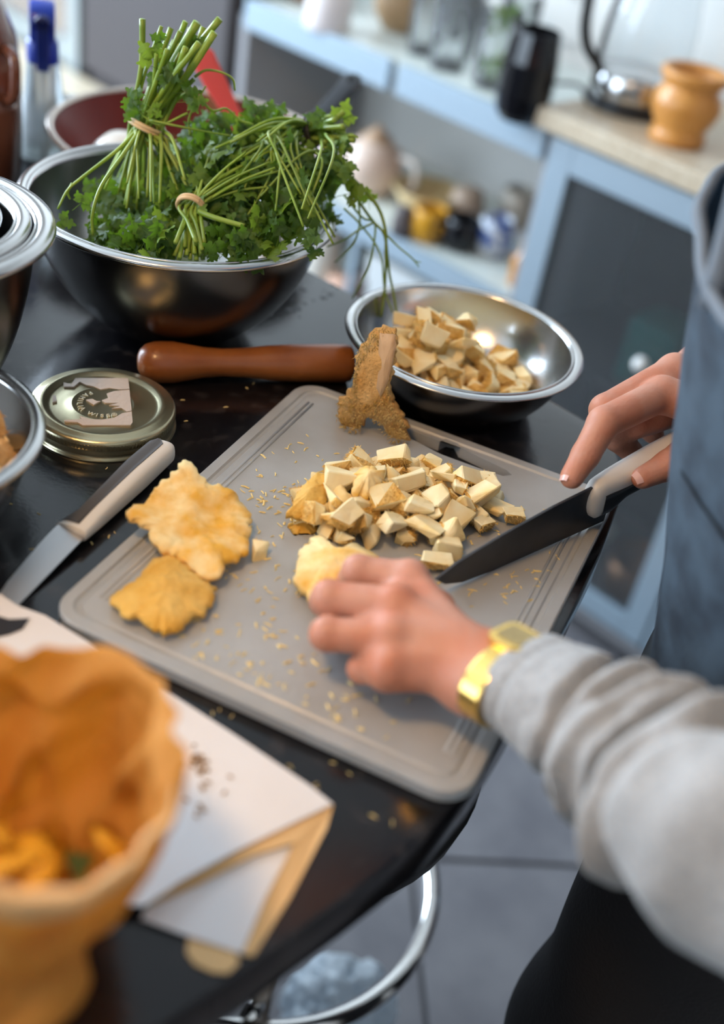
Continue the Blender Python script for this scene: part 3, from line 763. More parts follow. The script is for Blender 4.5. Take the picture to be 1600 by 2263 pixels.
# ================================================================== herbs
LEAF = leafmat('herb_leaf', (0.025, 0.07, 0.006), (0.085, 0.17, 0.014), .35, nscale=50, tcol=(0.18, 0.32, 0.015), rough=.4)
LEAFY = leafmat('herb_leaf_yellow', (0.10, 0.20, 0.015), (0.17, 0.26, 0.03), .35, nscale=50, tcol=(0.3, 0.4, 0.03), rough=.4)
STEM = pm('herb_stem', (0.15, 0.24, 0.015), .4, col2=(0.27, 0.34, 0.05), nscale=25, sss=.1, sssr=(.6, 1, .2), objrand=.2)
def leaf_mesh(seed, mat):
    r = random.Random(seed); V = []; F = []
    L = 1.0
    def leaflet(bx, by, ang, ln, wd):
        n = 21; k0 = len(V); c, s = math.cos(ang), math.sin(ang)
        def add(x, y):
            z = .16 * x * x * ln - .9 * abs(y) * abs(y) / max(wd, .1) * .4 + .05 * math.sin(x * 9 + y * 7 + seed)
            V.append((bx + x * c - y * s, by + x * s + y * c, z + .12 * math.sin(3 * (bx + x * c))))
        # midrib
        for i in range(n + 1): add(ln * i / n, 0)
        for sd in (1, -1):
            for i in range(n + 1):
                t = i / n
                env = wd * (math.sin(PI * min(1, t * 1.02) ** .75) ** .8) if t < 1 else 0
                lob = 1 - .42 * abs(math.sin(t * PI * 3.0)) ** 6 - .2 * (i % 2)
                add(ln * (t + .03 * math.cos(t * 20)), sd * env * lob * r.uniform(.9, 1.08))
        for i in range(n):
            a = k0 + i; b = k0 + n + 1 + i; d = k0 + 2 * n + 2 + i
            F.append((a, a + 1, b + 1, b)); F.append((a + 1, a, d, d + 1))
    leaflet(.18, 0, 0, .78, .36); leaflet(.12, .05, 1.0, .6, .27); leaflet(.12, -.05, -1.0, .6, .27)
    k = len(V); V += [(-.35, -.012, -.02), (-.35, .012, -.02), (.2, .012, 0), (.2, -.012, 0)]; F.append((k, k + 3, k + 2, k + 1))
    me = mesh('leaf', V, F); me.materials.append(mat); return me
LMS = [leaf_mesh(i, LEAF if i % 5 else LEAFY) for i in range(10)]
def add_leaf(root, p, ez, size, r, k=None):
    o = link('leaf', LMS[r.randrange(len(LMS)) if k is None else k], None, root, False)
    q = Vector(ez).normalized().to_track_quat('Z', 'Y') @ Matrix.Rotation(r.uniform(0, 6.28), 3, 'Z').to_quaternion()
    M = Matrix.Translation(p) @ q.to_matrix().to_4x4() @ Matrix.Diagonal((size, size, size, 1))
    o.matrix_local = wmat(root).inverted() @ M
    return o
def add_stem(root, P, r0, r1, n=18, name='stem', sides=7):
    pts = spline(P, n); R = [r0 + (r1 - r0) * i / n for i in range(n + 1)]
    return part(name, *tube(pts, R, sides), STEM, root)
BC = Vector((-.2025, .925, 1.0))
def ring_band(root, c, axis, rad, mat, tr=.0017, wob=.0):
    axis = Vector(axis).normalized(); a = axis.orthogonal().normalized(); b = axis.cross(a)
    for k in range(2):
        P = [c + axis * (k * .0028 - .0014 + wob * math.sin(t * 2)) + (a * math.cos(t) + b * math.sin(t)) * rad for t in [2 * PI * i / 28 for i in range(29)]]
        V, F = tube(P, tr, 6, cap=False)
        part('rubber_band', V, F, mat, root)
RUB = pm('rubber_tan', (.62, .42, .22), .6)
r = random.Random(21)
# --- upright bunch, stems upward
h1 = thing('herb_bunch', (BC.x - .04, BC.y, TZ + .03), 'upright bunch of green herbs with stems pointing up from a tan rubber band', 'herbs')
bc1 = aty(325, 274, .935)
tops = [((315, 42), .93, .0026), ((357, 58), .94, .0017), ((378, 62), .95, .0024), ((398, 70), .93, .0022), ((410, 48), .95, .0024), ((436, 50), .94, .0036), ((450, 60), .96, .0026), ((486, 42), .95, .0030), ((474, 72), .94, .0032), ((425, 80), .97, .0024), ((385, 90), .97, .002), ((440, 95), .92, .0028), ((410, 105), .92, .0026), ((370, 110), .92, .0024), ((395, 95), .95, .0026), ((430, 75), .95, .003), ((352, 115), .95, .002), ((420, 62), .96, .002)]
for i, ((x, y), yy, rad) in enumerate(tops):
    t = aty(x, y, yy)
    a = r.uniform(0, 6.28); q = .010 * math.sqrt(r.random())
    if i == 0: q = .011; a = PI
    b = bc1 + Vector((q * math.cos(a) + (0.4 * .01 if i > 4 else -.003), q * math.sin(a), 0))
    mid = b.lerp(t, .5) + Vector((r.uniform(-.004, .004), r.uniform(-.004, .004), 0))
    if i == 0: mid = aty(312, 150, .93)
    f = aty(r.uniform(225, 445), r.uniform(395, 470), r.uniform(.86, .95))
    low = b.lerp(f, .45) + Vector((0, 0, .008))
    add_stem(h1, [t, mid, b, low, f], rad, rad * .45, 24)
for i in range(16):
    a = r.uniform(0, 6.28); q = .011 * math.sqrt(r.random()); b = bc1 + Vector((q * math.cos(a), q * math.sin(a), 0))
    t = aty(r.uniform(335, 450), r.uniform(110, 200), r.uniform(.92, .97)); f = aty(r.uniform(230, 460), r.uniform(390, 480), r.uniform(.85, .95))
    add_stem(h1, [t, b.lerp(t, .5), b, b.lerp(f, .45) + Vector((0, 0, .007)), f], .0019, .0010, 20)
# long stray stems out over the left of the bowl
add_stem(h1, [bc1 + Vector((-.006, -.004, -.004)), aty(262, 330, .90), aty(185, 390, .87), aty(150, 420, .86), aty(128, 462, .85)], .0019, .0009)
add_stem(h1, [aty(160, 405, .864), aty(150, 425, .86), aty(155, 440, .86)], .0012, .0008)
add_stem(h1, [bc1 + Vector((-.004, -.006, -.004)), aty(270, 345, .88), aty(225, 410, .84), aty(205, 470, .825), aty(205, 520, .82)], .0020, .0012)
add_leaf(h1, aty(172, 455, .858), (.3, -.7, .5), .017, r, 1); add_leaf(h1, aty(124, 486, .846), (.2, -.6, .6), .017, r, 2)
ring_band(h1, bc1, (aty(400, 80, .94) - bc1), .0150, RUB, wob=.001)
for (x, y, yy, s) in [(345, 140, .925, .022), (352, 155, .92, .02), (335, 150, .93, .02), (300, 215, .92, .018), (312, 225, .915, .018), (298, 235, .925, .016), (400, 205, .92, .018), (410, 225, .93, .02), (365, 95, .92, .014), (432, 105, .94, .013), (330, 235, .915, .014)]:
    add_leaf(h1, aty(x, y, yy), (r.uniform(-.6, .6), -1, r.uniform(0, .9)), s, r)
for i in range(130):
    x, y = r.uniform(205, 480), r.uniform(420, 562)
    if i < 22: x, y = r.uniform(355, 520), r.uniform(265, 360)
    if 374 < x < 468 and y > 460: x += r.choice((-1, 1)) * 92
    yy = interp([260, 420, 570], [.98, .92, .825], y) + r.uniform(-.012, .02)
    add_leaf(h1, aty(x, y, yy), (r.uniform(-.9, .9), r.uniform(-1, 0), r.uniform(.2, 1)), r.uniform(.016, .027), r)
# wisps above
for P in ([(430, 170, .94), (455, 155, .945), (490, 160, .945), (515, 175, .945), (520, 200, .945)], [(440, 215, .94), (470, 245, .94), (500, 240, .95), (530, 265, .95), (560, 275, .95)], [(420, 300, .93), (418, 260, .935), (440, 215, .94), (455, 190, .94)], [(415, 250, .925), (350, 275, .92), (300, 240, .92)], [(330, 265, .918), (390, 278, .92), (450, 290, .925), (510, 300, .93)]):
    add_stem(h1, [aty(*p) for p in P], .0012, .0007, 16)
# --- front bunch with its own band
h2 = thing('herb_bunch', (BC.x, BC.y - .06, TZ + .03), 'short bunch of green herbs with band and stems splayed at the front of the bowl', 'herbs')
bc2 = aty(421, 455, .865)
for i in range(26):
    f = aty(r.uniform(378, 468), r.uniform(535, 578), r.uniform(.818, .835)); a = r.uniform(0, 6.28); q = .009 * math.sqrt(r.random())
    b = bc2 + Vector((q * math.cos(a), q * math.sin(a) * .6, 0)); t = aty(r.uniform(400, 640), r.uniform(330, 420), r.uniform(.88, .94))
    add_stem(h2, [f, f.lerp(b, .55), b, b.lerp(t, .5) + Vector((0, 0, .004)), t], .0019, .0009, 20)
add_stem(h2, [aty(440, 468, .858), aty(480, 483, .85), aty(540, 500, .845)], .0025, .0022)
ring_band(h2, bc2, (aty(440, 400, .89) - bc2), .0105, RUB)
for i in range(110):
    x, y = r.uniform(360, 650), r.uniform(330, 470)
    if i < 30: x, y = r.uniform(280, 480), r.uniform(500, 572)
    if 374 < x < 468 and y > 460: x += r.choice((-1, 1)) * 92
    yy = interp([330, 450, 575], [.93, .88, .822], y) + r.uniform(-.012, .016)
    add_leaf(h2, aty(x, y, yy), (r.uniform(-.9, .9), r.uniform(-1, 0), r.uniform(.2, 1)), r.uniform(.016, .028), r)
# --- bunch lying over the right rim
h3 = thing('herb_bunch', (BC.x + .07, BC.y, TZ + .03), 'sprawling bunch of yellowing herbs tied in black, drooping over the bowl rim', 'herbs')
bc3 = aty(690, 287, .985)
for i in range(24):
    a = r.uniform(0, 6.28); q = .011 * math.sqrt(r.random()); b = bc3 + Vector((0, q * math.cos(a), q * math.sin(a)))
    e = aty(r.uniform(720, 785), r.uniform(245, 345), r.uniform(.96, 1.0)); f = aty(r.uniform(470, 610), r.uniform(300, 430), r.uniform(.90, .97))
    add_stem(h3, [e, b.lerp(e, .5), b, b.lerp(f, .5) + Vector((0, 0, .010)), f], .0026, .0010, 20)
ring_band(h3, bc3, (aty(740, 280, .98) - bc3), .0135, pm('tie_black', (.03, .022, .015), .6))
for i in range(22):   # drooping arcs in front
    s0 = aty(r.uniform(560, 730), r.uniform(285, 340), .95); e = aty(r.uniform(470, 740), r.uniform(430, 540), r.uniform(.84, .90)); m = s0.lerp(e, .4) + Vector((r.uniform(-.02, .02), -.01, .015))
    add_stem(h3, [s0, m, e], .0014, .0009, 14)
for i in range(230):
    x, y = r.uniform(470, 735), r.uniform(285, 560)
    if i < 16: x, y = r.uniform(540, 650), r.uniform(262, 300)
    elif i < 34: x, y = r.uniform(690, 785), r.uniform(255, 440)
    if y > 560 - .35 * max(0, x - 560): continue
    if 374 < x < 474 and y > 455: continue
    if i >= 34 and x > 640 and y < 330: continue
    yy = interp([260, 400, 560], [.985, .93, .835], y) + r.uniform(-.015, .015)
    if x > 690: yy = max(yy, .94)
    add_leaf(h3, aty(x, y, yy), (r.uniform(-.9, .9), r.uniform(-1, 0), r.uniform(.2, 1)), r.uniform(.015, .027), r)
for P, ra in (([(735, 350, .965), (775, 390, .965), (830, 450, .96), (850, 500, .955), (853, 555, .95), (850, 640, .945), (842, 700, .94)], .0017),
          ([(755, 380, .97), (790, 440, .965), (825, 490, .96), (850, 520, .958), (860, 600, .95), (868, 640, .948), (878, 700, .945)], .0015),
          ([(850, 515, .958), (880, 545, .955), (910, 570, .955), (926, 590, .955)], .0009), ([(910, 570, .955), (918, 577, .955), (930, 580, .955)], .0007),
          ([(760, 430, .965), (800, 480, .96), (828, 492, .96), (826, 540, .958), (815, 590, .955), (795, 630, .955), (778, 660, .955)], .0011),
          ([(825, 492, .96), (790, 510, .955), (760, 530, .95), (722, 545, .945)], .0011),
          ([(790, 430, .965), (795, 490, .96), (780, 540, .957), (740, 580, .955)], .0011),
          ([(760, 460, .96), (800, 500, .96), (840, 560, .955), (850, 640, .95), (868, 690, .946)], .0010),
          ([(745, 370, .96), (745, 410, .955), (720, 465, .95)], .0018), ([(770, 300, .965), (782, 300, .965), (792, 305, .965)], .0012)):
    add_stem(h3, [aty(*p) for p in P], ra, ra * .7, 20)
add_leaf(h3, aty(815, 450, .962), (.2, -1, .3), .016, r, 5); add_leaf(h3, aty(700, 545, .852), (0, -.6, .8), .016, r, 6); add_leaf(h3, aty(668, 525, .845), (0, -.6, .8), .018, r, 7)

# ================================================================== things at the back of the worktop
t = thing('spray_bottle', at(98, 343, TZ), 'clear ribbed spray bottle with a blue trigger head', 'bottle')
PLA = pm('clear_plastic', (0.72, 0.79, 0.82), 0.18, trans=.55, ior=1.3, bump=.0)
bx, by = t.location.x, t.location.y
prof = [(.0, .0), (.026, .0), (.029, .003)]
for i in range(40):
    z = .006 + i * .00345; rr = .029 - .0115 * (z / .14) ** 1.1; prof.append((rr + (.0008 if i % 2 else 0), z))
prof += [(.0165, .146), (.0145, .149), (.0135, .152)]
part('body', *lathe(prof, 40, bx, by, TZ), PLA, t)
part('liquid', *lathe([(0, .002), (.0265, .003), (.0262, .022), (0, .022)], 32, bx, by, TZ), pm('liquid', (.75, .8, .78), .05, trans=.8, ior=1.33), t)
part('dip_tube', *tube([(bx, by, TZ + .004), (bx, by, TZ + .15)], .0022), pm('tube_white', (.75, .8, .82), .4), t)
BLU = pm('trigger_blue', (0.005, 0.035, 0.38), .3)
part('collar', *lathe([(.0125, .143), (.0175, .143), (.0178, .147), (.0172, .172), (.015, .176), (.012, .176)], 24, bx, by, TZ), BLU, t)
dv = Vector((-bx, -by, 0)).normalized(); hz_ = math.atan2(dv.y, dv.x)
HM = Matrix.Translation((bx, by, TZ)) @ Matrix.Rotation(hz_, 4, 'Z')
V, F = prism([(-.016, .174), (-.020, .19), (-.021, .215), (-.014, .226), (.0, .230), (.018, .226), (.026, .216), (.027, .203), (.016, .199), (.0135, .19), (.0135, .174)], -.0135, .0135, .004)
R90 = Matrix.Rotation(PI / 2, 4, 'X')
autosmooth(part('head', xf(V, HM @ R90), F, BLU, t), 50)
V, F = lathe([(.0035, 0), (.0075, 0), (.008, .002), (.008, .012)], 20)
noz = part('nozzle', xf(V, HM @ Matrix.Translation((.0375, 0, .211)) @ Matrix.Rotation(-PI / 2, 4, 'Y')), F, pm('nozzle_dark', (.003, .012, .12), .35), t)
V, F = prism([(.012, .199), (.022, .198), (.024, .18), (.021, .16), (.024, .138), (.020, .138), (.015, .16), (.013, .18)], -.007, .007, .002)
autosmooth(part('trigger', xf(V, HM @ R90), F, pm('trigger_dark', (.004, .02, .22), .35), t), 50)

for o in t.children:
    o.data.transform(Matrix.Translation((0, 0, TZ)) @ Matrix.Diagonal((1, 1, .74, 1)) @ Matrix.Translation((0, 0, -TZ)))
t = thing('salt_shaker', at(154, 338, TZ), 'small glass salt shaker with a steel screw top', 'salt shaker')
bx, by = t.location.x, t.location.y
V, F = lathe([(0, .0), (.019, .0), (.021, .003), (.021, .028), (.0195, .036), (.0145, .042), (.0135, .046)], 40, bx, by, TZ)
V = [Vector(v) for v in V]
for i, v in enumerate(V):
    a = math.atan2(v.y - by, v.x - bx); k = 1 + .035 * math.cos(10 * a); v.x = bx + (v.x - bx) * k; v.y = by + (v.y - by) * k
part('glass_body', V, F, pm('shaker_glass', (.9, .93, .92), .08, trans=.75, ior=1.35), t)
part('salt', *lathe([(0, .002), (.0175, .003), (.0175, .022), (.008, .026), (0, .025)], 24, bx, by, TZ), pm('salt_white', (.8, .75, .66), .9), t)
part('screw_top', *lathe([(.0135, .041), (.0158, .0415), (.0158, .046), (.015, .0468), (.0158, .048), (.0158, .053), (.0145, .0545), (.0162, .056), (.0162, .061), (.0145, .0645), (.008, .0665), (0, .067)], 32, bx, by, TZ), STEEL, t)

t = thing('stoneware_jar', at(-78, 392, TZ), 'tall glossy brown jar with lid standing behind the nested bowls', 'jar')
bx, by = t.location.x, t.location.y
BRN = pm('jar_brown', (0.13, 0.042, 0.022), .18, col2=(0.2, 0.075, 0.045), nscale=8, coat=.5, bump=.05, bscale=60)
part('body', *lathe([(0, 0), (.056, 0), (.060, .004), (.062, .06), (.062, .12), (.058, .155), (.046, .185), (.036, .2), (.034, .212), (.037, .218)], 56, bx, by, TZ), BRN, t)
part('lid', *lathe([(.039, .214), (.041, .22), (.041, .228), (.036, .234), (0, .236)], 40, bx, by, TZ), pm('jar_lid_wood', (.36, .2, .1), .5), t)
V, F = tube(spline([(bx + .058, by - .02, TZ + .15), (bx + .072, by - .035, TZ + .145), (bx + .07, by - .034, TZ + .11), (bx + .058, by - .024, TZ + .10)], 12), .006, 8)
part('handle', V, F, BRN, t)

pc = at(432, 304, .975)
t = thing('frying_pan', (pc.x, pc.y, TZ), 'deep pan with dark red glazed inside and long black handle', 'pan')
RED = pm('pan_red', (0.11, 0.007, 0.004), .3, col2=(0.16, 0.018, 0.008), nscale=5, spec=.3)
PO = pm('pan_outside', (.06, .045, .04), .4, metal=.3)
part('bowl_outside', *lathe([(0, 0), (.085, .0), (.10, .006), (.135, .045), (.150, .076), (.155, .078)], 72, pc.x, pc.y, TZ), PO, t)
part('inside', *lathe([(0, .004), (.085, .005), (.097, .010), (.131, .047), (.147, .076)], 72, pc.x, pc.y, TZ), RED, t)
part('rim', *lathe([(.147, .075), (.148, .079), (.153, .080), (.156, .078), (.155, .075)], 72, pc.x, pc.y, TZ, closed=True), pm('pan_rim', (.5, .42, .36), .25, metal=.8), t)
ha = aty(688, 240, 1.31); hb = aty(778, 182, 1.40)
ha = Vector((pc.x, pc.y, 0)) + (Vector((ha.x, ha.y, 0)) - Vector((pc.x, pc.y, 0))).normalized() * .150; ha.z = TZ + .068
hd = (hb - ha).normalized(); hs_ = hd.cross(Vector((0, 0, 1))).normalized(); hn = hs_.cross(hd)
HMt = Matrix(((hd.x, hs_.x, hn.x, ha.x), (hd.y, hs_.y, hn.y, ha.y), (hd.z, hs_.z, hn.z, ha.z), (0, 0, 0, 1)))
hlen = (hb - ha).length + .012
V, F = prism([(0, -.013), (hlen * .3, -.010), (hlen * .7, -.011), (hlen - .012, -.0135), (hlen - .003, -.009), (hlen, 0), (hlen - .003, .009), (hlen - .012, .0135), (hlen * .7, .011), (hlen * .3, .010), (0, .013)], -.006, .006, .003)
ho = part('handle', xf(V, HMt), F, pm('handle_black', (.022, .024, .03), .35), t); autosmooth(ho, 50)
V, F = lathe([(.0, .0062), (.0045, .0062), (.0055, .0068), (.0055, .0060)], 16)
h_ = part('hang_hole', xf(V, HMt @ Matrix.Translation((hlen - .014, 0, 0))), F, pm('hole_black', (.003, .003, .003), .8), ho)
# white egg-shaped ladle bowl and pink spatula in the pan
sp = [aty(440, 105, 1.16), aty(460, 150, 1.165), aty(500, 225, 1.175), aty(545, 305, 1.185)]
pink = thing('spatula', sp[-1], 'pink plastic spatula standing in the red glazed pan', 'spatula')
PNK = pm('pink_plastic', (0.85, 0.13, 0.12), .35, sss=.2, sssr=(1, .4, .4))
cdir = Vector((0, -1, .35)).normalized()
V = []; F = []
pts = spline(sp, 16)
for i, p in enumerate(pts):
    tng = (pts[min(i + 1, 16)] - pts[max(i - 1, 0)]).normalized(); sdv = tng.cross(cdir).normalized(); nn = sdv.cross(tng)
    wd = interp([0, 2, 8, 13, 16], [.008, .0125, .0115, .008, .006], i); thk = .0042
    for k in range(12):
        a = 2 * PI * k / 12; V.append(p + sdv * math.cos(a) * wd + nn * (math.sin(a) * thk + .003 * math.cos(a) ** 2))
for i in range(16):
    for k in range(12): F.append((i * 12 + k, i * 12 + (k + 1) % 12, (i + 1) * 12 + (k + 1) % 12, (i + 1) * 12 + k))
F.append(tuple(range(12))); F.append(tuple(16 * 12 + k for k in range(12)))
part('handle', V, F, PNK, pink)
hp = sp[-1]
V, F = prism(rrect(.05, .07, .018), -.002, .002, .001)
part('blade', xf(V, Matrix.Translation((hp.x + .015, hp.y + .008, TZ + .035)) @ Matrix.Rotation(.35, 4, 'Y') @ Matrix.Rotation(1.2, 4, 'X')), F, PNK, pink)
wp = aty(258, 306, 1.10)
V, F = lathe([(0, .0), (.022, .002), (.036, .012), (.040, .026), (.037, .027), (.0335, .014), (.02, .006), (0, .004)], 36)
tag(link('small_dish', mesh('small_dish', xf(V, Matrix.Translation((wp.x + .012, wp.y + .035, wp.z - .022)) @ Matrix.Rotation(.5, 4, 'Y') @ Matrix.Rotation(PI + .3, 4, 'X')), F), pm('dish_white', (.8, .76, .7), .25)), 'white ceramic dish tipped upside down in the red pan', 'dish')

# ================================================================== shelves, cabinet and what stands on them
ALU = pm('frame_bluegrey', (0.30, 0.375, 0.44), .45, bump=.02, bscale=300)
SHT = pm('shelf_top', (0.62, 0.66, 0.62), .25)
CAR = pm('carcass_grey', (.32, .31, .32), .6)
SU, SL_ = 0.865, 0.566                            # shelf heights
sh = thing('shelf_unit', K(-.4, .1, 0), 'pale open wall shelves with blue grey fronts beside the glass cabinet', 'shelf')
part('side_panel', *kbox(-.79, -.765, .0, WB - .002, .12, SU - .03), CAR, sh, False)
for nm, zt in (('upper', SU), ('lower', SL_)):
    b_ = part('shelf_board', *kbox(-.765, -.02, .004, WB - .002, zt - .022, zt), SHT, sh, False)
    if nm == 'upper':
        part('front_panel', *kbox(-.765, -.372, -.012, .004, zt - .05, zt + .002, .002), ALU, sh, False)
        part('front_panel', *kbox(-.352, -.02, -.012, .004, zt - .05, zt + .002, .002), ALU, sh, False)
    else:
        part('front_panel', *kbox(-.765, -.02, -.012, .004, zt - .04, zt + .002, .002), ALU, sh, False)
part('plinth', *kbox(-.765, -.02, .03, .06, 0, .12), CAR, sh, False)
part('lower_drawer', *kbox(-.36, -.03, .0, .02, .13, SL_ - .06, .003), pm('drawer_pale', (.6, .62, .62), .4), sh, False)
part('post', *kbox(-.40, -.385, -.008, .01, .12, SL_ - .04), ALU, sh, False)

gc = thing('glass_cabinet', K(.35, .25, 0), 'kitchen cabinet with blue grey framed dark glass door and beige top', 'cabinet')
BEI = pm('beige_granite', (0.60, 0.50, 0.37), .35, col2=(0.50, 0.40, 0.28), nscale=140, nlo=.45, nhi=.6, bump=.02, bscale=200)
part('countertop', *kbox(-.035, 1.6, -.03, WB - .002, .868, .90, .004), BEI, gc, False)
part('carcass_side', *kbox(-.018, .0, .0, WB - .004, .05, .866), CAR, gc, False)
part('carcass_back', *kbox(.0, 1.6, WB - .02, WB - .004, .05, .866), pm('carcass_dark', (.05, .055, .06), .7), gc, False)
part('carcass_floor', *kbox(.0, 1.6, .0, WB - .02, .05, .07), CAR, gc, False)
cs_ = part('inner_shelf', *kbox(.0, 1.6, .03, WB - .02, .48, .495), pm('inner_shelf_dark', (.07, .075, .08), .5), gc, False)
def kdoor(u0, u1):
    dr = part('door_frame', *kbox(u0, u0 + .045, -.02, -.002, .09, .862, .002), ALU, gc, False)
    part('frame_rail', *kbox(u0 + .045, u1 - .045, -.02, -.002, .815, .862, .002), ALU, dr, False)
    part('frame_rail', *kbox(u0 + .045, u1 - .045, -.02, -.002, .09, .135, .002), ALU, dr, False)
    part('frame_stile', *kbox(u1 - .045, u1, -.02, -.002, .09, .862, .002), ALU, dr, False)
    part('pane', *kbox(u0 + .04, u1 - .04, -.013, -.008, .13, .82), pm('dark_glass', (.55, .58, .6), .06, trans=.93, ior=1.25), dr, False)
    return dr
d1 = kdoor(.0, .44)
kb = atv(1415, 806, -.036)
part('knob', *lathe([(0, -.013), (.008, -.011), (.013, -.003), (.013, .003), (.008, .011), (0, .013)], 20, kb.x, kb.y, kb.z), pm('knob_white', (.8, .8, .78), .25), d1)
d2 = kdoor(.446, .90)
part('handle', *tube([K(.465, -.022, .60), K(.465, -.05, .59), K(.465, -.05, .43), K(.465, -.022, .42)], .006, 8), STEEL, d2)
# things behind the glass
def kl(name, prof, u, v, z, mat, label, cat, group=None, n=32, sc=1.0):
    c = K(u, v, z); V, F = lathe([(a * sc, b * sc) for a, b in prof], n, 0, 0, 0)
    o = link(name, mesh(name, V, F), mat); o.location = c
    return tag(o, label, cat, group)
V, F = box(-.05, .05, -.05, .05, 0, .12, .008)
o = tag(link('storage_tin', mesh('storage_tin', V, F), pm('teal_tin', (.0, .16, .14), .5)), 'teal storage tin behind the dark cabinet glass', 'tin'); o.location = K(.24, .10, .497); o.rotation_euler = (0, 0, UA)
o = None
kl('glass_jar', [(0, 0), (.03, 0), (.032, .05), (.025, .07), (.025, .085), (0, .086)], .34, .14, .497, pm('jar_pale', (.6, .66, .7), .3), 'pale lidded jar beside the teal tin behind the glass', 'jar')
kl('white_bowl', [(0, .0), (.03, .0), (.06, .05), (.057, .05), (.028, .004), (0, .004)], .18, .16, .071, pm('dish_white'), 'white bowl low down inside the glass cabinet', 'bowl')
kl('copper_pot', [(0, .0), (.06, .0), (.064, .08), (.061, .08), (.057, .004), (0, .004)], .33, .13, .071, pm('copper', (.42, .2, .1), .4, metal=.7), 'copper pot on the bottom of the glass cabinet', 'pot')
# kettle
kp = at(1392, 236, .9)
kt_ = thing('glass_kettle', (kp.x, kp.y, .9), 'glass electric kettle with black handle on the beige countertop', 'kettle')
DRK = pm('kettle_black', (.012, .012, .013), .3)
KG = pm('kettle_glass', (.95, .97, .98), .02, trans=.95, ior=1.3)
part('power_base', *lathe([(0, 0), (.078, 0), (.08, .004), (.078, .014), (.0, .016)], 48, kp.x, kp.y, .9), DRK, kt_)
part('steel_collar', *lathe([(.0, .018), (.072, .018), (.073, .022), (.073, .052), (.070, .056), (0, .056)], 48, kp.x, kp.y, .9), STEEL, kt_)
part('glass_body', *lathe([(.070, .055), (.075, .075), (.073, .13), (.063, .19), (.056, .22), (.0545, .22), (.0615, .19), (.0715, .13), (.0735, .075), (.0685, .056)], 56, kp.x, kp.y, .9), KG, kt_)
part('lid', *lathe([(.057, .219), (.058, .226), (.05, .234), (.012, .238), (.012, .25), (0, .252)], 40, kp.x, kp.y, .9), DRK, kt_)
hdv = Vector((-.93, -.36, 0)).normalized()
def kq(rd, z): return Vector((kp.x, kp.y, .9 + z)) + hdv * rd
part('handle', *tube(spline([kq(.058, .222), kq(.095, .225), kq(.118, .19), kq(.118, .13), kq(.105, .09), kq(.082, .066), kq(.070, .055)], 30), .0088, 10), DRK, kt_)
part('handle_strip', *tube(spline([kq(.075, .03), kq(.078, .08), kq(.076, .13), kq(.066, .19), kq(.058, .222)], 20), .0048, 8), DRK, kt_)
part('cord', *tube(spline([kq(.078, .008), kq(.10, .02) + Vector((0, .03, 0)), kq(.14, .012) + Vector((-.01, .05, 0)), kq(.17, .004) + Vector((0, .07, 0))], 18), .003, 6), DRK, kt_)
wpz = at(1492, 312, .9)
WDM = pm('mortar_wood', (.62, .27, .055), .4, col2=(.5, .2, .04), nscale=12, stretch=(1, 1, 3), coat=.2)
o = link('wooden_mortar', mesh('wooden_mortar', *lathe([(0, 0), (.040, 0), (.044, .004), (.042, .016), (.038, .022), (.046, .034), (.053, .052), (.051, .068), (.042, .080), (.041, .084), (.049, .092), (.052, .102), (.048, .107), (.040, .104), (.034, .08), (.034, .03), (0, .026)], 48)), WDM)
o.location = wpz; tag(o, 'turned orange wooden mortar standing beside the glass kettle', 'mortar')
# upper shelf things
def shelf_at(px, py, z=SU): return at(px, py, z)
pp = at(1145, 262, SU)
pt = thing('black_pitcher', pp, 'glossy black angular pitcher at the end of the upper shelf', 'pitcher')
BLK = pm('gloss_black', (.006, .006, .008), .12)
part('body', *lathe([(0, 0), (.032, 0), (.041, .012), (.046, .04), (.044, .09), (.038, .135), (.036, .138), (.042, .09), (.044, .04), (.038, .012), (0, .006)], 14, pp.x, pp.y, SU), BLK, pt, False)
part('handle', *tube(spline([pp + Vector((.02, .03, .125)), pp + Vector((.035, .052, .11)), pp + Vector((.037, .055, .05)), pp + Vector((.026, .036, .03))], 14), .007, 8), BLK, pt)
GL = pm('tumbler_glass', (.97, .98, .98), .03, trans=.95, ior=1.12)
tum = [(0, .0), (.03, .0), (.031, .004), (.036, .12), (.0345, .12), (.029, .008), (0, .008)]
for i, (px, py, sc) in enumerate([(935, 118, 1.0), (985, 150, 1.05), (1010, 120, .95), (1080, 190, 1.0), (1125, 150, 1.0)]):
    p = at(px, py, SU); V, F = lathe([(a * sc, b * sc * 1.05) for a, b in tum], 32)
    o = link('tumbler', mesh('tumbler', V, F), GL); o.location = p
    if i == 3: tag(o, 'clear tumbler holding green sprigs on the upper shelf', 'glass')
    else: tag(o, ['clear empty glass closest to the brown wooden bowl on the upper shelf', 'taller clear empty glass at the shelf front, second from the wooden bowl', 'smaller clear empty glass set back behind the taller glass', '', 'clear empty glass standing behind the black pitcher'][i], 'glass', 'empty glasses on the upper shelf')
p = at(1080, 190, SU)
sg = thing('herb_sprig', p + Vector((0, 0, .012)), 'green herb sprig standing in a tumbler on the upper shelf', 'herbs')
r = random.Random(5)
for i in range(22): add_leaf(sg, p + Vector((r.uniform(-.02, .02), r.uniform(-.02, .02), r.choice((.025, .10)) + r.uniform(-.014, .02))), (r.uniform(-1, 1), -1, r.uniform(0, 1)), .018, r)
add_stem(sg, [p + Vector((0, 0, .012)), p + Vector((.004, 0, .06)), p + Vector((0, 0, .11))], .002, .001)
p = at(722, 62, SU)
kl('canister', [(0, 0), (.042, 0), (.043, .003), (.043, .14), (.041, .14), (.04, .004), (0, .004)], 0, 0, 0, pm('canister_white', (.74, .66, .64), .5), 'plain white canister on the upper shelf', 'canister').location = p
p = at(850, 70, SU) + Vector((VX, VY, 0)) * .05
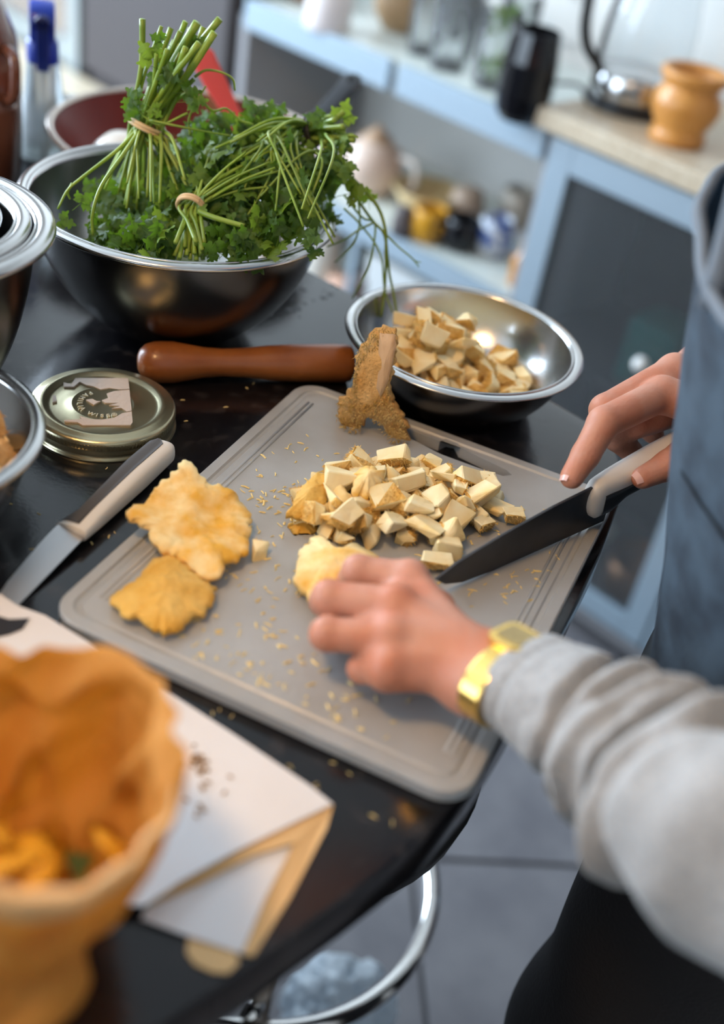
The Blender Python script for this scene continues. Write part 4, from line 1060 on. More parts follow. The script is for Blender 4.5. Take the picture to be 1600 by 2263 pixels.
kl('wooden_bowl', [(0, 0), (.04, 0), (.06, .03), (.066, .08), (.062, .08), (.055, .03), (0, .01)], 0, 0, 0, pm('bowl_wood', (.32, .2, .1), .6), 'brown wooden bowl at the back of the upper shelf', 'bowl').location = p
p = at(640, 5, SU) + Vector((VX, VY, 0)) * .06
kl('brown_crock', [(0, 0), (.05, 0), (.055, .05), (.05, .12), (.04, .13), (0, .13)], 0, 0, 0, pm('crock_brown', (.2, .1, .05), .4), 'small brown crock on the upper shelf beside the canister', 'crock').location = p
for i, (px, py, sc) in enumerate([(1258, 92, 1.1), (1336, 108, .9)]):
    p = at(px, py, .9); V, F = lathe([(0, .0), (.03, .0), (.032, .004), (.005, .01), (.004, .06), (.03, .085), (.038, .13), (.034, .17), (.033, .17), (.036, .13), (.028, .088), (0, .07)], 28)
    o = link('wine_glass', mesh('wine_glass', V, F), GL); o.location = p; tag(o, 'clear stemmed glass behind the kettle on the beige countertop', 'glass', 'stemmed glasses behind the kettle')
# lower shelf things
tp = at(800, 425, SL_) + Vector((VX, VY, 0)) * .02
te = thing('teapot', tp, 'pale pink round teapot on the lower shelf', 'teapot')
TPM = pm('teapot_pink', (.62, .43, .33), .35, col2=(.7, .55, .46), nscale=8)
part('body', *lathe([(0, 0), (.035, 0), (.05, .015), (.062, .05), (.056, .085), (.034, .104), (.03, .106)], 36, tp.x, tp.y, SL_), TPM, te)
part('lid', *lathe([(.032, .104), (.03, .112), (.012, .12), (.010, .13), (0, .134)], 28, tp.x, tp.y, SL_), pm('teapot_lid', (.5, .32, .2), .4), te)
part('handle', *tube(spline([tp + Vector((.05, -.02, .085)), tp + Vector((.085, -.04, .08)), tp + Vector((.085, -.04, .035)), tp + Vector((.053, -.02, .025))], 14), .006, 8), pm('teapot_handle', (.78, .7, .64), .35), te)
mug = [(0, 0), (.026, 0), (.034, .012), (.037, .035), (.032, .058), (.029, .062), (.027, .060), (.034, .035), (.031, .013), (0, .006)]
for px, py, mt, sc, lb in ((942, 528, pm('mug_yellow', (.62, .30, .02), .3), 1.0, 'round mustard yellow mug on the lower shelf'), (1012, 548, BLK, 1.0, 'round glossy black mug between the yellow and blue mugs')):
    p = at(px, py, SL_); m_ = thing('mug', p, lb, 'mug')
    part('body', *lathe([(a * sc, b * sc) for a, b in mug], 32, p.x, p.y, SL_), mt, m_)
    part('handle', *tube(spline([p + Vector((-.033, -.01, .05)), p + Vector((-.052, -.016, .045)), p + Vector((-.05, -.016, .02)), p + Vector((-.032, -.01, .014))], 12), .0045, 8), mt, m_)
p = at(1085, 560, SL_); m_ = thing('mug', p, 'white mug with blue decoration beside the black mug', 'mug')
part('body', *lathe([(a * .95, b * 1.15) for a, b in mug], 32, p.x, p.y, SL_), pm('mug_blue', (.62, .66, .72), .3, col2=(.04, .1, .35), nscale=38, nlo=.5, nhi=.56), m_)
part('handle', *tube(spline([p + Vector((.03, -.01, .055)), p + Vector((.05, -.016, .05)), p + Vector((.048, -.016, .02)), p + Vector((.03, -.01, .014))], 12), .0045, 8), MATS['mug_blue'], m_)
p = at(1112, 505, SL_) + Vector((VX, VY, 0)) * .03
kl('stoneware_cup', [(0, 0), (.026, 0), (.03, .01), (.031, .075), (.028, .075), (.026, .01), (0, .006)], 0, 0, 0, pm('cup_greige', (.42, .37, .31), .5), 'grey beige stoneware cup behind the blue decorated mug', 'cup').location = p
p = at(900, 480, SL_) + Vector((VX, VY, 0)) * .05
kl('shallow_bowl', [(0, .0), (.04, .0), (.072, .05), (.07, .052), (.038, .006), (0, .006)], 0, 0, 0, pm('bowl_straw', (.62, .46, .24), .5), 'straw coloured shallow bowl behind the yellow mug', 'bowl').location = p
p = at(978, 505, SL_) + Vector((VX, VY, 0)) * .06
kl('small_crock', [(0, 0), (.03, 0), (.036, .03), (.03, .065), (.024, .07), (0, .07)], 0, 0, 0, pm('crock_tan', (.36, .26, .19), .5), 'small tan crock behind the black mug', 'crock').location = p
p = at(885, 520, SL_)
kl('spice_jar', [(0, 0), (.02, 0), (.021, .035), (.016, .042), (.018, .046), (.018, .054), (0, .055)], 0, 0, 0, pm('spice_dark', (.12, .1, .1), .4), 'small dark spice jar beside the yellow mug', 'jar').location = p
p = at(1142, 628, SL_)
kl('amber_bottle', [(0, 0), (.018, 0), (.019, .004), (.019, .05), (.008, .062), (.007, .08), (0, .08)], 0, 0, 0, pm('amber', (.5, .2, .02), .1, coat=1.0), 'small amber bottle at the end of the lower shelf', 'bottle').location = p
# under the lower shelf: white canisters seen through the gap beside the bowl
for px, py, nm, mt, lb, hh in ((708, 618, 'white_canister', pm('canister_cream', (.7, .66, .58), .5), 'cream canister standing low behind the large steel bowl', .13), (762, 640, 'clay_pot', pm('clay', (.6, .36, .26), .6), 'small clay pot beside the cream canister', .03), (812, 640, 'dark_crock', pm('crock_dark', (.07, .045, .035), .4), 'dark brown crock under the lower shelf', .07)):
    p = atv(px, py, .03); p.z = max(p.z - .0, .2)
    kl(nm, [(0, 0), (.036, 0), (.038, .004), (.038, hh), (.03, hh + .006), (0, hh + .006)], 0, 0, 0, mt, lb, {'white_canister': 'canister', 'clay_pot': 'pot', 'dark_crock': 'crock'}[nm]).location = p
zb = min(o.location.z for o in bpy.data.objects if o.name.split('.')[0] in ('white_canister', 'clay_pot', 'dark_crock'))
for o in bpy.data.objects:
    if o.name.split('.')[0] in ('white_canister', 'clay_pot', 'dark_crock'): o.location.z = zb
part('low_board', *kbox(-.765, -.362, .0, WB - .002, zb - .02, zb - .0005), SHT, sh, False)
# wall tiles behind the countertop at the right
TW = pm('wall_tile', (.16, .135, .165), .3, objrand=.1)
tme = mesh('tile', *box(0, .094, 0, .006, 0, .094, .002), smooth=False); tme.materials.append(TW)
tl = tag(link('trim_1', mesh('trim_1', *kbox(.36, 1.3, WB - .004, WB, .9, 1.5), smooth=False), pm('tile_grout', (.72, .66, .6), .8)), kind='structure')
for i in range(9):
    for j in range(6):
        o = link('tile', tme, None, tl, False); o.location = K(.36 + i * .1, WB - .009, .905 + j * .1); o.rotation_euler = (0, 0, UA)
# tall unit and low bench at the left
tu = thing('cupboard', K(-1.2, .1, 0), 'taupe grey cupboard at the left end of the shelves', 'cupboard')
TAU = pm('taupe', (.075, .065, .066), .6, spec=.3)
part('carcass', *kbox(-1.30, -.80, .0, WB - .002, 0, .93, .003), TAU, tu, False)
part('door', *kbox(-1.297, -.803, -.02, -.001, .58, .925, .003), TAU, tu, False)
part('drawer_front', *kbox(-1.297, -.803, -.02, -.001, .03, .50, .003), TAU, tu, False)
lb_ = thing('low_bench', K(-1.2, -.2, 0), 'low beige topped bench in front of the taupe cupboard', 'bench')
part('top', *kbox(-1.75, -.88, -.40, -.025, .53, .56, .003), BEI, lb_, False)
part('body', *kbox(-1.73, -.90, -.38, -.04, .0, .53), CAR, lb_, False)
gc2 = thing('display_cabinet', K(-1.7, .1, 0), 'silver framed display cabinet beside the taupe cupboard', 'cabinet')
part('body', *kbox(-2.2, -1.33, .02, WB - .002, 0, 1.0), pm('cab_brown', (.28, .2, .15), .6), gc2, False)
for u in (-2.2, -1.80, -1.38): part('frame_stile', *kbox(u, u + .05, -.01, .019, .02, 1.0), pm('silver_frame', (.36, .39, .39), .4, metal=.3), gc2, False)
for z in (.56, .95): part('frame_rail', *kbox(-2.15, -1.38, -.008, .018, z, z + .05), MATS['silver_frame'], gc2, False)
for a, b in ((-2.15, -1.80), (-1.75, -1.38)): part('pane', *kbox(a, b, .005, .009, .61, .95), GL, gc2, False)
part('seal', *kbox(-1.33, -1.302, -.015, .02, .02, .95), pm('hole_black', (.003, .003, .003), .8), gc2, False)

# ================================================================== stool and bag under the worktop
st = thing('bar_stool', (-.012, .649, 0), 'chrome bar stool with round footrest loop under the worktop', 'stool')
CHR = pm('chrome', (.72, .71, .7), .12, metal=1.0)
sx, sy = -.012, .649
part('pole', *lathe([(.0135, .02), (.0135, .66), (.012, .66)], 24, sx, sy, 0), pm('pole_brushed', (.42, .36, .31), .35, metal=.9), st)
part('base_plate', *lathe([(0, .0), (.083, .0), (.085, .006), (.075, .016), (.04, .024), (.025, .05), (.0, .05)], 56, sx, sy, 0), CHR, st)
part('seat', *lathe([(0, .655), (.12, .655), (.145, .665), (.15, .69), (.13, .712), (0, .715)], 48, sx, sy, 0), pm('seat_black', (.02, .02, .02), .5), st)
cc = Vector((-.031, .80, .30)); V, F = tube([cc + Vector((.19 * math.cos(a), .19 * math.sin(a), 0)) for a in [2 * PI * i / 72 for i in range(73)]], .0105, 14, cap=False)
part('footrest', V, F, CHR, st)
part('footrest_bracket', *tube([(sx, sy, .30), (-.02, .615, .30)], .011, 10), CHR, st)
r = random.Random(2)
bm = bmesh.new(); bmesh.ops.create_icosphere(bm, subdivisions=5, radius=1)
for v in bm.verts:
    p = v.co.copy(); f = 1 + .22 * mnoise.noise(p * 2.2) + .16 * (1 - abs(mnoise.noise(p * 4.5)) * 2) + .06 * mnoise.noise(p * 11)
    v.co = Vector((p.x * .062 * f, p.y * .058 * f, max(-.047, p.z * .075 * f)))
me = bpy.data.meshes.new('plastic_bag'); bm.to_mesh(me); bm.free(); me.polygons.foreach_set('use_smooth', [True] * len(me.polygons))
o = link('plastic_bag', me, leafmat('bag_plastic', (.8, .88, .94), (.92, .96, .98), .3, nscale=12, tcol=(.6, .75, .9), rough=.25, objrand=.001)); pb = at(712, 2225, .06)
o.location = (pb.x + .02, pb.y, .0475); tag(o, 'crumpled pale blue plastic bag on the floor by the stool', 'plastic bag')

# ================================================================== paper sheet and paper bag
PW = pm('paper_white', (.74, .72, .72), .75, col2=(.70, .66, .64), nscale=12, bump=.25, bscale=25)
KR = leafmat('kraft', (.54, .25, .04), (.62, .32, .07), .4, nscale=10, tcol=(.9, .5, .1), rough=.75, objrand=.001)
KRF = pm('kraft_flat', (.66, .42, .19), .75, bump=.2, bscale=40)
fs = thing('folded_paper_bag', at(400, 1800, TZ), 'flat folded white paper bag with kraft edges under the open bag', 'paper bag')
def sheet(poly, zf, th, n=1):
    P = [at(x, y, TZ + zf(x, y)) for x, y in poly]
    V = [p for p in P] + [p - Vector((0, 0, th)) for p in P]; m = len(P)
    F = [tuple(range(m)), tuple(reversed(range(m, 2 * m)))] + [(i, m + i, m + (i + 1) % m, (i + 1) % m) for i in range(m)]
    return V, F
part('top_panel', *sheet([(-160, 1230), (-20, 1300), (38, 1338), (100, 1360), (292, 1478), (516, 1622), (688, 1738), (735, 1776), (640, 1822), (520, 1880), (400, 1945), (320, 2000), (160, 2000), (-200, 1900)], lambda x, y: .010, .0008), PW, fs, False)
part('side_gusset', *sheet([(737, 1778), (722, 1830), (640, 1985), (560, 2112), (535, 2108), (588, 1985), (650, 1862), (560, 1890), (430, 1958), (322, 2006), (400, 1943), (520, 1878), (640, 1820), (735, 1776)], lambda x, y: .0085 - .007 * max(0, (y - 1900) / 220), .0006), KRF, fs, False)
part('bottom_panel', *sheet([(648, 1866), (586, 1985), (534, 2106), (470, 2085), (400, 2062), (312, 2030), (322, 2008), (430, 1960), (560, 1893)], lambda x, y: .0065 - .0045 * max(0, (y - 1900) / 220), .0006), PW, fs, False)
part('base_flap', *sheet([(416, 2068), (520, 2100), (528, 2128), (505, 2150), (470, 2148), (430, 2130), (412, 2105)], lambda x, y: .0016, .0008), KRF, fs, False)
PRT = pm('print_black', (.02, .02, .025), .6)
part('printed_mark', *sheet([(-60, 1345), (20, 1368), (66, 1366), (50, 1390), (20, 1402), (-60, 1420)], lambda x, y: .0106, .0003), PRT, fs, False)
bgx = at(75, 1740, 1.0)
bg = thing('paper_bag', (bgx.x - .004, bgx.y, TZ + .011), 'open crumpled kraft paper bag of yellow mushrooms near the board corner', 'paper bag')
def bagpt(th, s, inner):
    """s 0 base .. 1 rim"""
    sq = 1.0 / max(abs(math.cos(th)), abs(math.sin(th))); rad = (.050 + .019 * s ** .8) * (1 + .30 * (sq - 1) * (1 - .6 * s))
    px, py = math.cos(th), math.sin(th)
    q = Vector((px * 1.6, py * 1.6, s * 2.6)); cr = abs(mnoise.noise(q * .8 + Vector((3, 0, 1)))) * .022 + abs(mnoise.noise(q * 1.7)) * .012 + abs(mnoise.noise(q * 3.5)) * .004
    vd = mnoise.voronoi(q * .75 + Vector((1.7, .3, 0)))[0]
    cr = cr * .8 - .010 * math.exp(-((vd[1] - vd[0]) / .16) ** 2)
    rad += cr - .008 + (.007 * s ** 6)
    if inner: rad -= .0006 + .004 * (1 - s) ** 2
    top = .112 - .002 * py + .006 * math.sin(th * 2 + .8) + .008 * mnoise.noise(Vector((px * 1.7, py * 1.7, 5)))
    if py < 0: rad *= 1 - .16 * py * py * s
    return Vector((bgx.x - .004 - .018 * (1 - s) + rad * px, bgx.y - .040 * (1 - s) + rad * py, TZ + .0115 + top * s))
V = []; F = []; n = 120; m = 40
for inner in (0, 1):
    for j in range(m + 1):
        s = j / m
        for i in range(n): V.append(bagpt(2 * PI * i / n, s, inner))
for inner in (0, 1):
    o_ = inner * (m + 1) * n
    for j in range(m):
        for i in range(n):
            a = o_ + j * n + i; b = o_ + j * n + (i + 1) % n
            F.append((a, b, b + n, a + n) if not inner else (a, a + n, b + n, b))
for i in range(n):
    a = m * n + i; b = m * n + (i + 1) % n; c_ = (m + 1) * n
    F.append((a, b, b + c_, a + c_))
F.append(tuple(reversed(range(n)))); 
part('bag_wall', V, F, KR, bg)
# rolled lip along the near rim
V = []; F = []; cnt = 44
for i in range(cnt + 1):
    th = math.radians(200 + 150 * i / cnt); e = math.sin(PI * i / cnt)
    for k in range(7):
        t_ = k / 6; p = bagpt(th, 1 - .0 * t_, 0); out = Vector((math.cos(th), math.sin(th), 0))
        dr = math.sin(t_ * 2.6) * .008 * e; dz = (-.016 * t_ ** 1.4) * e + .004 * math.sin(t_ * 3)
        p = p + out * (dr + .0012 + .002 * mnoise.noise(Vector((th * 4, t_ * 3, 0)))) + Vector((0, 0, dz + .002)); V.append(p)
for i in range(cnt):
    for k in range(6): a = i * 7 + k; F.append((a, a + 1, a + 8, a + 7))
part('rolled_lip', V, F, pm('kraft_pale', (.60, .36, .16), .75, bump=.3, bscale=60), bg)
YM = pm('chanterelle', (.80, .42, .03), .55, col2=(.74, .34, .02), nscale=40, sss=.15, sssr=(1, .6, .1), bump=.4, bscale=120, objrand=.12)
r = random.Random(6)
def petal(seed):
    rr = random.Random(seed); P = []
    for i in range(14):
        a = 2 * PI * i / 14; q = .017 * (1 + .25 * math.cos(a)) * rr.uniform(.8, 1.1); P.append((q * math.cos(a) * 1.3, q * math.sin(a) * .8, 0))
    return mesh('yellow_mushroom', *slab(P, .004, .004, .0012, seed, rings=6, n=40))
PMS = [petal(i + 70) for i in range(4)]
for q in PMS: q.materials.append(YM)
for i in range(26):
    a = r.uniform(0, 6.28); q = .036 * math.sqrt(r.random()); z = TZ + .02 + .03 * (i / 26)
    if i >= 22: p_ = at([30, 60, 0, 330][i - 22], [1900, 1930, 1850, 1890][i - 22], TZ + .065)
    else: p_ = Vector((bgx.x - .016 + q * math.cos(a) * .9, bgx.y - .022 + q * math.sin(a) * .9, z))
    if math.hypot(p_.x - bgx.x + .004, p_.y - bgx.y) > .043: p_ = Vector((bgx.x - .004, bgx.y, p_.z)) + (p_ - Vector((bgx.x - .004, bgx.y, p_.z))).normalized() * .040
    o = link('yellow_mushroom', PMS[i % 4]); o.location = p_; o.rotation_euler = (r.uniform(-.9, .9), r.uniform(-.9, .9), r.uniform(0, 6.28))
    tag(o, 'yellow mushroom petal inside the open kraft bag', 'mushroom', 'yellow mushrooms in the bag')
lf = thing('herb_leaf', at(150, 1925, TZ + .06), 'single green herb leaf among the yellow mushrooms in the bag', 'herbs')
add_leaf(lf, at(150, 1925, TZ + .062), (0, -.5, 1), .014, r, 1)
# soil crumbs on the paper
V = []; F = []; r = random.Random(9)
for (cx, cy, sx_, sy_, n_) in [(440, 1690, 16, 18, 22), (470, 1750, 40, 40, 8), (445, 1790, 8, 10, 5)]:
    for _ in range(n_): crumb(r.gauss(cx, sx_), r.gauss(cy, sy_), TZ + .0102, r.uniform(.0008, .002), r.uniform(.0005, .001))
tag(link('soil_crumbs', mesh('soil_crumbs', V, F, False), pm('soil', (.32, .17, .06), .9)), 'brown soil crumbs on the white paper bag', 'crumbs', kind='stuff')

# ================================================================== the person
FD = Vector((-.85, .53, 0)); LD = Vector((-.53, -.85, 0))        # facing direction and the person's left
def J(px, py, z): return np.array(at(px, py, z))
W_L = J(1122, 1492, .955)                                         # left wrist
lh = []
def cap(lst, a, b, ra, rb, k=.006): lst.append((np.array(a, float), np.array(b, float), ra, rb, k))
Zv = np.array([0, 0, 1.0])
mcpL = [J(905, 1282, .957), J(872, 1340, .961), J(866, 1408, .955), J(858, 1478, .946)]
pipL = [J(792, 1264, .953), J(727, 1322, .953), J(722, 1402, .947), J(800, 1478, .930)]
dipL = [J(776, 1282, .930), J(716, 1330, .930), J(730, 1402, .927), J(835, 1470, .922)]
tipL = [J(800, 1292, .919), J(745, 1340, .919), J(765, 1408, .919), J(862, 1462, .920)]
rm = [.0125, .0128, .0120, .0108]; rp = [.0104, .0107, .0101, .0088]; rd = [.0090, .0092, .0087, .0078]
fw = np.array(at(1250, 1570, .965)) - W_L; fw /= np.linalg.norm(fw)      # forearm direction
side = np.cross(Zv, fw); side /= np.linalg.norm(side)
for s_ in (-1, 1):
    cap(lh, W_L + side * .0125 * s_, W_L + fw * .05 + side * .011 * s_ + Zv * .004, .0185, .018, .012)
for i in range(4):
    b = W_L + side * (.013 - .0087 * i) * -1 - fw * .006
    cap(lh, b - Zv * .001, mcpL[i] - Zv * .003, .0165, rm[i] + .0005, .012)
    cap(lh, mcpL[i], pipL[i], rm[i] - .0006, rp[i], .004)
    cap(lh, pipL[i], dipL[i], rp[i], rd[i], .003)
    cap(lh, dipL[i], tipL[i], rd[i], rd[i] - .0018, .003)
    cap(lh, mcpL[i] + Zv * .0035, mcpL[i] + Zv * .0036, .0092, .0092, .006)           # knuckle
    cap(lh, b + Zv * .0125, mcpL[i] + Zv * .0075, .0040, .0036, .007)                  # tendon
    cap(lh, pipL[i] + Zv * .002, pipL[i] + Zv * .0021, rp[i] - .001, rp[i] - .001, .003)
for i in range(3):
    cap(lh, (mcpL[i] * .75 + mcpL[i + 1] * .25) - Zv * .005, (mcpL[i] * .25 + mcpL[i + 1] * .75) - Zv * .005, .0095, .0095, .010)   # webs
th = [W_L - fw * .012 + side * -.018 - Zv * .006, J(958, 1350, .936), J(885, 1285, .926), J(828, 1270, .922)]
cap(lh, th[0], th[1], .017, .0135, .012); cap(lh, th[1], th[2], .0128, .0105, .006); cap(lh, th[2], th[3], .0105, .0082, .004)
V_l, F_l = sdf_mesh(lh, .0016); V_l = relax(V_l, F_l, 2)
# right hand on the knife
rh = []
rm = [x * 1.1 for x in rm]; rp = [x * 1.12 for x in rp]; rd = [x * 1.13 for x in rd]
mcpR = [J(1462, 872, .998), J(1490, 822, .998), J(1535, 800, .992), J(1570, 790, .984)]
pipR = [J(1334, 934, .992), J(1338, 906, .982), J(1398, 872, .972), J(1455, 850, .966)]
dipR = [J(1294, 1006, .973), J(1362, 966, .953), J(1415, 930, .950), J(1475, 905, .948)]
tipR = [J(1264, 1054, .9635), J(1398, 1000, .938), J(1445, 960, .942), J(1500, 935, .942)]
W_R = np.array((.312, .770, .995))
for i in range(4):
    cap(rh, W_R + np.array((.0, .013 * (i - 1.3), -.001 * i)), mcpR[i], .017, rm[i] + .0006, .012)
    cap(rh, mcpR[i], pipR[i], rm[i] - .0006, rp[i] + .0003, .004)
    cap(rh, pipR[i], dipR[i], rp[i] + .0003, rd[i] + .0002, .003)
    cap(rh, dipR[i], tipR[i], rd[i] + .0002, rd[i] - .0014, .003)
    cap(rh, mcpR[i] + Zv * .003, mcpR[i] + Zv * .0031, .009, .009, .006)
for i in range(3): cap(rh, mcpR[i] * .7 + mcpR[i + 1] * .3 - Zv * .004, mcpR[i] * .3 + mcpR[i + 1] * .7 - Zv * .004, .0095, .0095, .010)
th = [W_R + np.array((-.012, -.02, -.008)), J(1560, 960, .972), J(1478, 1028, .966), J(1420, 1056, .958)]
cap(rh, J(1405, 935, .968), J(1530, 880, .975), .0125, .018, .008); cap(rh, J(1440, 905, .975), J(1540, 850, .985), .014, .018, .008)
cap(rh, th[0], th[1], .017, .0138, .012); cap(rh, th[1], th[2], .0128, .0112, .005); cap(rh, th[2], th[3], .0112, .0085, .004)
E_R = np.array((.50, .80, 1.06))
fR = (E_R - W_R) / np.linalg.norm(E_R - W_R)
cap(rh, W_R, W_R + fR * .08, .0225, .026, .012)
V_r, F_r = sdf_mesh(rh, .0016); V_r = relax(V_r, F_r, 2)
# coarse body under the clothes
E_L = np.array((.285, .275, 1.035)); S_L = np.array((.215, .47, 1.335)); S_R = np.array((.43, .79, 1.335))
PEL = np.array((.385, .61, .93)); CH_ = np.array((.335, .635, 1.24)); NK = np.array((.285, .655, 1.44)); HD = np.array((.235, .69, 1.60))
L3 = np.array(LD); F3 = np.array(FD)
KN = [np.array((.296, .545, .50)), np.array((.43, .70, .50))]; AN = [np.array((.315, .53, .09)), np.array((.45, .70, .09))]
HP = [np.array((.302, .548, .84)), PEL - L3 * .085 - Zv * .06]
bd_ = []
cap(bd_, PEL + L3 * .06, PEL - L3 * .06, .098, .098, .05); cap(bd_, PEL, CH_, .095, .10, .05)
cap(bd_, CH_ + L3 * .07, CH_ - L3 * .07, .095, .095, .05); cap(bd_, S_L, S_R, .055, .055, .05); cap(bd_, CH_, NK, .07, .055, .05)
cap(bd_, NK, HD - Zv * .03, .052, .055, .02); cap(bd_, HD, HD + Zv * .045, .082, .085, .03); cap(bd_, HD + F3 * .03 - Zv * .045, HD + F3 * .02, .052, .06, .03)
cap(bd_, HD + F3 * .088 - Zv * .012, HD + F3 * .078 + Zv * .02, .013, .009, .012)
for s_ in (-1, 1): cap(bd_, HD + L3 * .085 * s_ - Zv * .01, HD + L3 * .088 * s_ + Zv * .02, .012, .014, .01)
for a, b, c in ((S_L, E_L, W_L + fw * .05), (S_R, E_R, W_R + fR * .05)):
    cap(bd_, a, b, .042, .030, .02); cap(bd_, b, c, .024, .015, .012)
for i in range(2):
    cap(bd_, HP[i], KN[i], .072, .052, .03); cap(bd_, KN[i], AN[i], .050, .034, .02); cap(bd_, AN[i] - Zv * .045, AN[i] - Zv * .055 + F3 * .13, .034, .026, .02)
V_b, F_b = sdf_mesh(bd_, .008); V_b = relax(V_b, F_b, 2)
Vs = np.concatenate([V_l, V_r, V_b]); Fs_ = np.concatenate([F_l, F_r + len(V_l), F_b + len(V_l) + len(V_r)])
pe = thing('person', (.375, .61, 0), 'person in grey sweatshirt and blue grey apron chopping mushroom with a knife', 'person')
SKN = pm('skin', (0.52, 0.245, 0.165), .5, col2=(0.49, 0.175, 0.095), nscale=28, nlo=.4, nhi=.65, sss=.22, sssr=(1, .35, .2), bump=.18, bscale=420)
part('body', Vs.tolist(), Fs_.tolist(), SKN, pe)
# nails
NAIL = pm('nail', (.72, .42, .36), .25)
def nail(tip, dip, upv, s=1.0):
    d_ = (tip - dip) / np.linalg.norm(tip - dip); u_ = upv - d_ * (upv @ d_); u_ /= np.linalg.norm(u_); s2 = np.cross(d_, u_)
    V = []; F = []
    for i in range(6):
        for j in range(7):
            a = (j / 6 - .5) * 1.5; l = (i / 5 - .25) * .0115 * s; rad = (.0079 - .0009 * i / 5 - .0010 * max(0, (i - 3) / 2)) * s
            V.append(tip + d_ * l + (u_ * math.cos(a) + s2 * math.sin(a)) * rad * 1.02)
    for i in range(5):
        for j in range(6): a = i * 7 + j; F.append((a, a + 1, a + 8, a + 7))
    part('fingernail', V, F, NAIL, pe)
nail(tipR[0], dipR[0], np.array((-.75, .1, .65)))
nail(th[3], th[2], np.array((.1, -.4, .9)))

FAB = pm('sweatshirt_grey', (0.32, 0.315, 0.31), .85, col2=(0.26, 0.255, 0.25), nscale=220, nlo=.4, nhi=.6, bump=.25, bscale=500, sheen=.3)
def sleeve(path, rads, folds, seg=150, n=72, flat=.0, a0=0.0):
    pts = spline(path, seg); V = []; F = []; prev = None
    tot = len(path) - 1
    for i, p in enumerate(pts):
        t = (pts[min(i + 1, seg)] - pts[max(i - 1, 0)]).normalized()
        up = Vector((0, 0, 1)); up = (up - t * up.dot(t)).normalized(); q = t.cross(up)
        s = i / seg * tot; rad = interp(range(len(rads)), rads, s)
        for k in range(n):
            a = 2 * PI * k / n; d = 0
            for (s0, wd, amp, tilt, ph, sharp) in folds:
                x = (s - s0 - tilt * math.cos(a - ph)) / wd
                d += amp * math.exp(-abs(x) ** sharp)
            q3 = Vector((math.cos(a) * 1.2, math.sin(a) * 1.2, s * 2.2))
            d += .0035 * min(1, s * s) * mnoise.noise(q3) + .0018 * min(1, s * s) * mnoise.noise(q3 * 2.6)
            e_ = .16 * math.exp(-s * 1.5); V.append(p + (up * math.cos(a) * (1 - .5 * e_) + q * math.sin(a) * (1 + 1.2 * e_)) * (rad + d))
    for i in range(seg):
        for k in range(n): F.append((i * n + k, i * n + (k + 1) % n, (i + 1) * n + (k + 1) % n, (i + 1) * n + k))
    # inner lip of the cuff
    k0 = len(V); t = (pts[1] - pts[0]).normalized()
    for k in range(n): V.append(pts[0] + (V_vec(V[k]) - pts[0]) * .90 + t * .002)
    for k in range(n): V.append(pts[0] + (V_vec(V[k]) - pts[0]) * .86 + t * .03)
    for k in range(n):
        k2 = (k + 1) % n; F.append((k, k0 + k, k0 + k2, k2)); F.append((k0 + k, k0 + n + k, k0 + n + k2, k0 + k2))
    return V, F
def V_vec(v): return Vector(v)
cl = [at(1158, 1500, .958), at(1300, 1598, .970), at(1450, 1712, .985), at(1610, 1830, 1.005), Vector(E_L), Vector(E_L) * .5 + Vector(S_L) * .5, Vector(S_L)]
fo = [(.30, .05, -.0015, 0, 0, 2), (.95, .08, -.0085, .22, 1.2, 2), (1.18, .12, .006, .25, .8, 2), (1.48, .07, -.008, -.20, 2.0, 2), (1.72, .12, .007, -.18, 2.2, 2), (2.16, .09, -.020, .14, .6, 2), (2.45, .16, .010, .28, .7, 2), (2.80, .09, -.014, -.2, 1.4, 2), (3.2, .15, .008, -.2, 1.4, 2), (3.7, .12, -.012, .2, 0, 2), (4.3, .15, -.01, .2, 2, 2)]
part('sleeve', *sleeve(cl, [.0300, .0385, .0450, .0490, .054, .060, .072], fo), FAB, pe)
cr = [Vector(W_R + fR * .03), Vector(W_R + fR * .10), Vector(W_R * .3 + E_R * .7), Vector(E_R), Vector(E_R * .5 + S_R * .5), Vector(S_R)]
part('sleeve', *sleeve(cr, [.031, .040, .048, .054, .060, .072], fo[:6]), FAB, pe)
# shirt body, trousers, shoes, hair
sh_ = []
cap(sh_, PEL + L3 * .065 + Zv * .02, PEL - L3 * .065 + Zv * .02, .108, .108, .05); cap(sh_, PEL, CH_, .104, .108, .05)
cap(sh_, CH_ + L3 * .075, CH_ - L3 * .075, .104, .104, .05); cap(sh_, S_L + F3 * .0, S_R, .07, .07, .05); cap(sh_, CH_, NK - Zv * .03, .09, .066, .05)
V, F = sdf_mesh(sh_, .008); V = relax(V, F, 2)
part('shirt', V.tolist(), F.tolist(), pm('shirt_teal', (.02, .055, .085), .8, bump=.2, bscale=300), pe)
tr = []
cap(tr, PEL + L3 * .065 - Zv * .02, PEL - L3 * .065 - Zv * .02, .112, .112, .04)
for i in range(2):
    cap(tr, HP[i], KN[i], .092, .082, .06); cap(tr, KN[i], AN[i], .082, .064, .05)
V, F = sdf_mesh(tr, .007); V = relax(V, F, 2)
V = [v + np.array([1, 1, 0]) * .006 * mnoise.noise(Vector((v[0] * 9, v[1] * 9, v[2] * 6))) for v in V]
part('trousers', V, F.tolist(), pm('trousers_black', (.009, .0075, .0085), .85, bump=.3, bscale=300), pe)
for i in range(2):
    so = []; cap(so, AN[i] - Zv * .045, AN[i] - Zv * .052 + F3 * .15, .044, .037, .02); cap(so, AN[i] - Zv * .02, AN[i] - Zv * .045, .045, .046, .02)
    V, F = sdf_mesh(so, .006); V = relax(V, F, 1); V[:, 2] = np.maximum(V[:, 2], .002)
    part('shoe', V.tolist(), F.tolist(), pm('shoe_black', (.02, .02, .022), .5), pe)
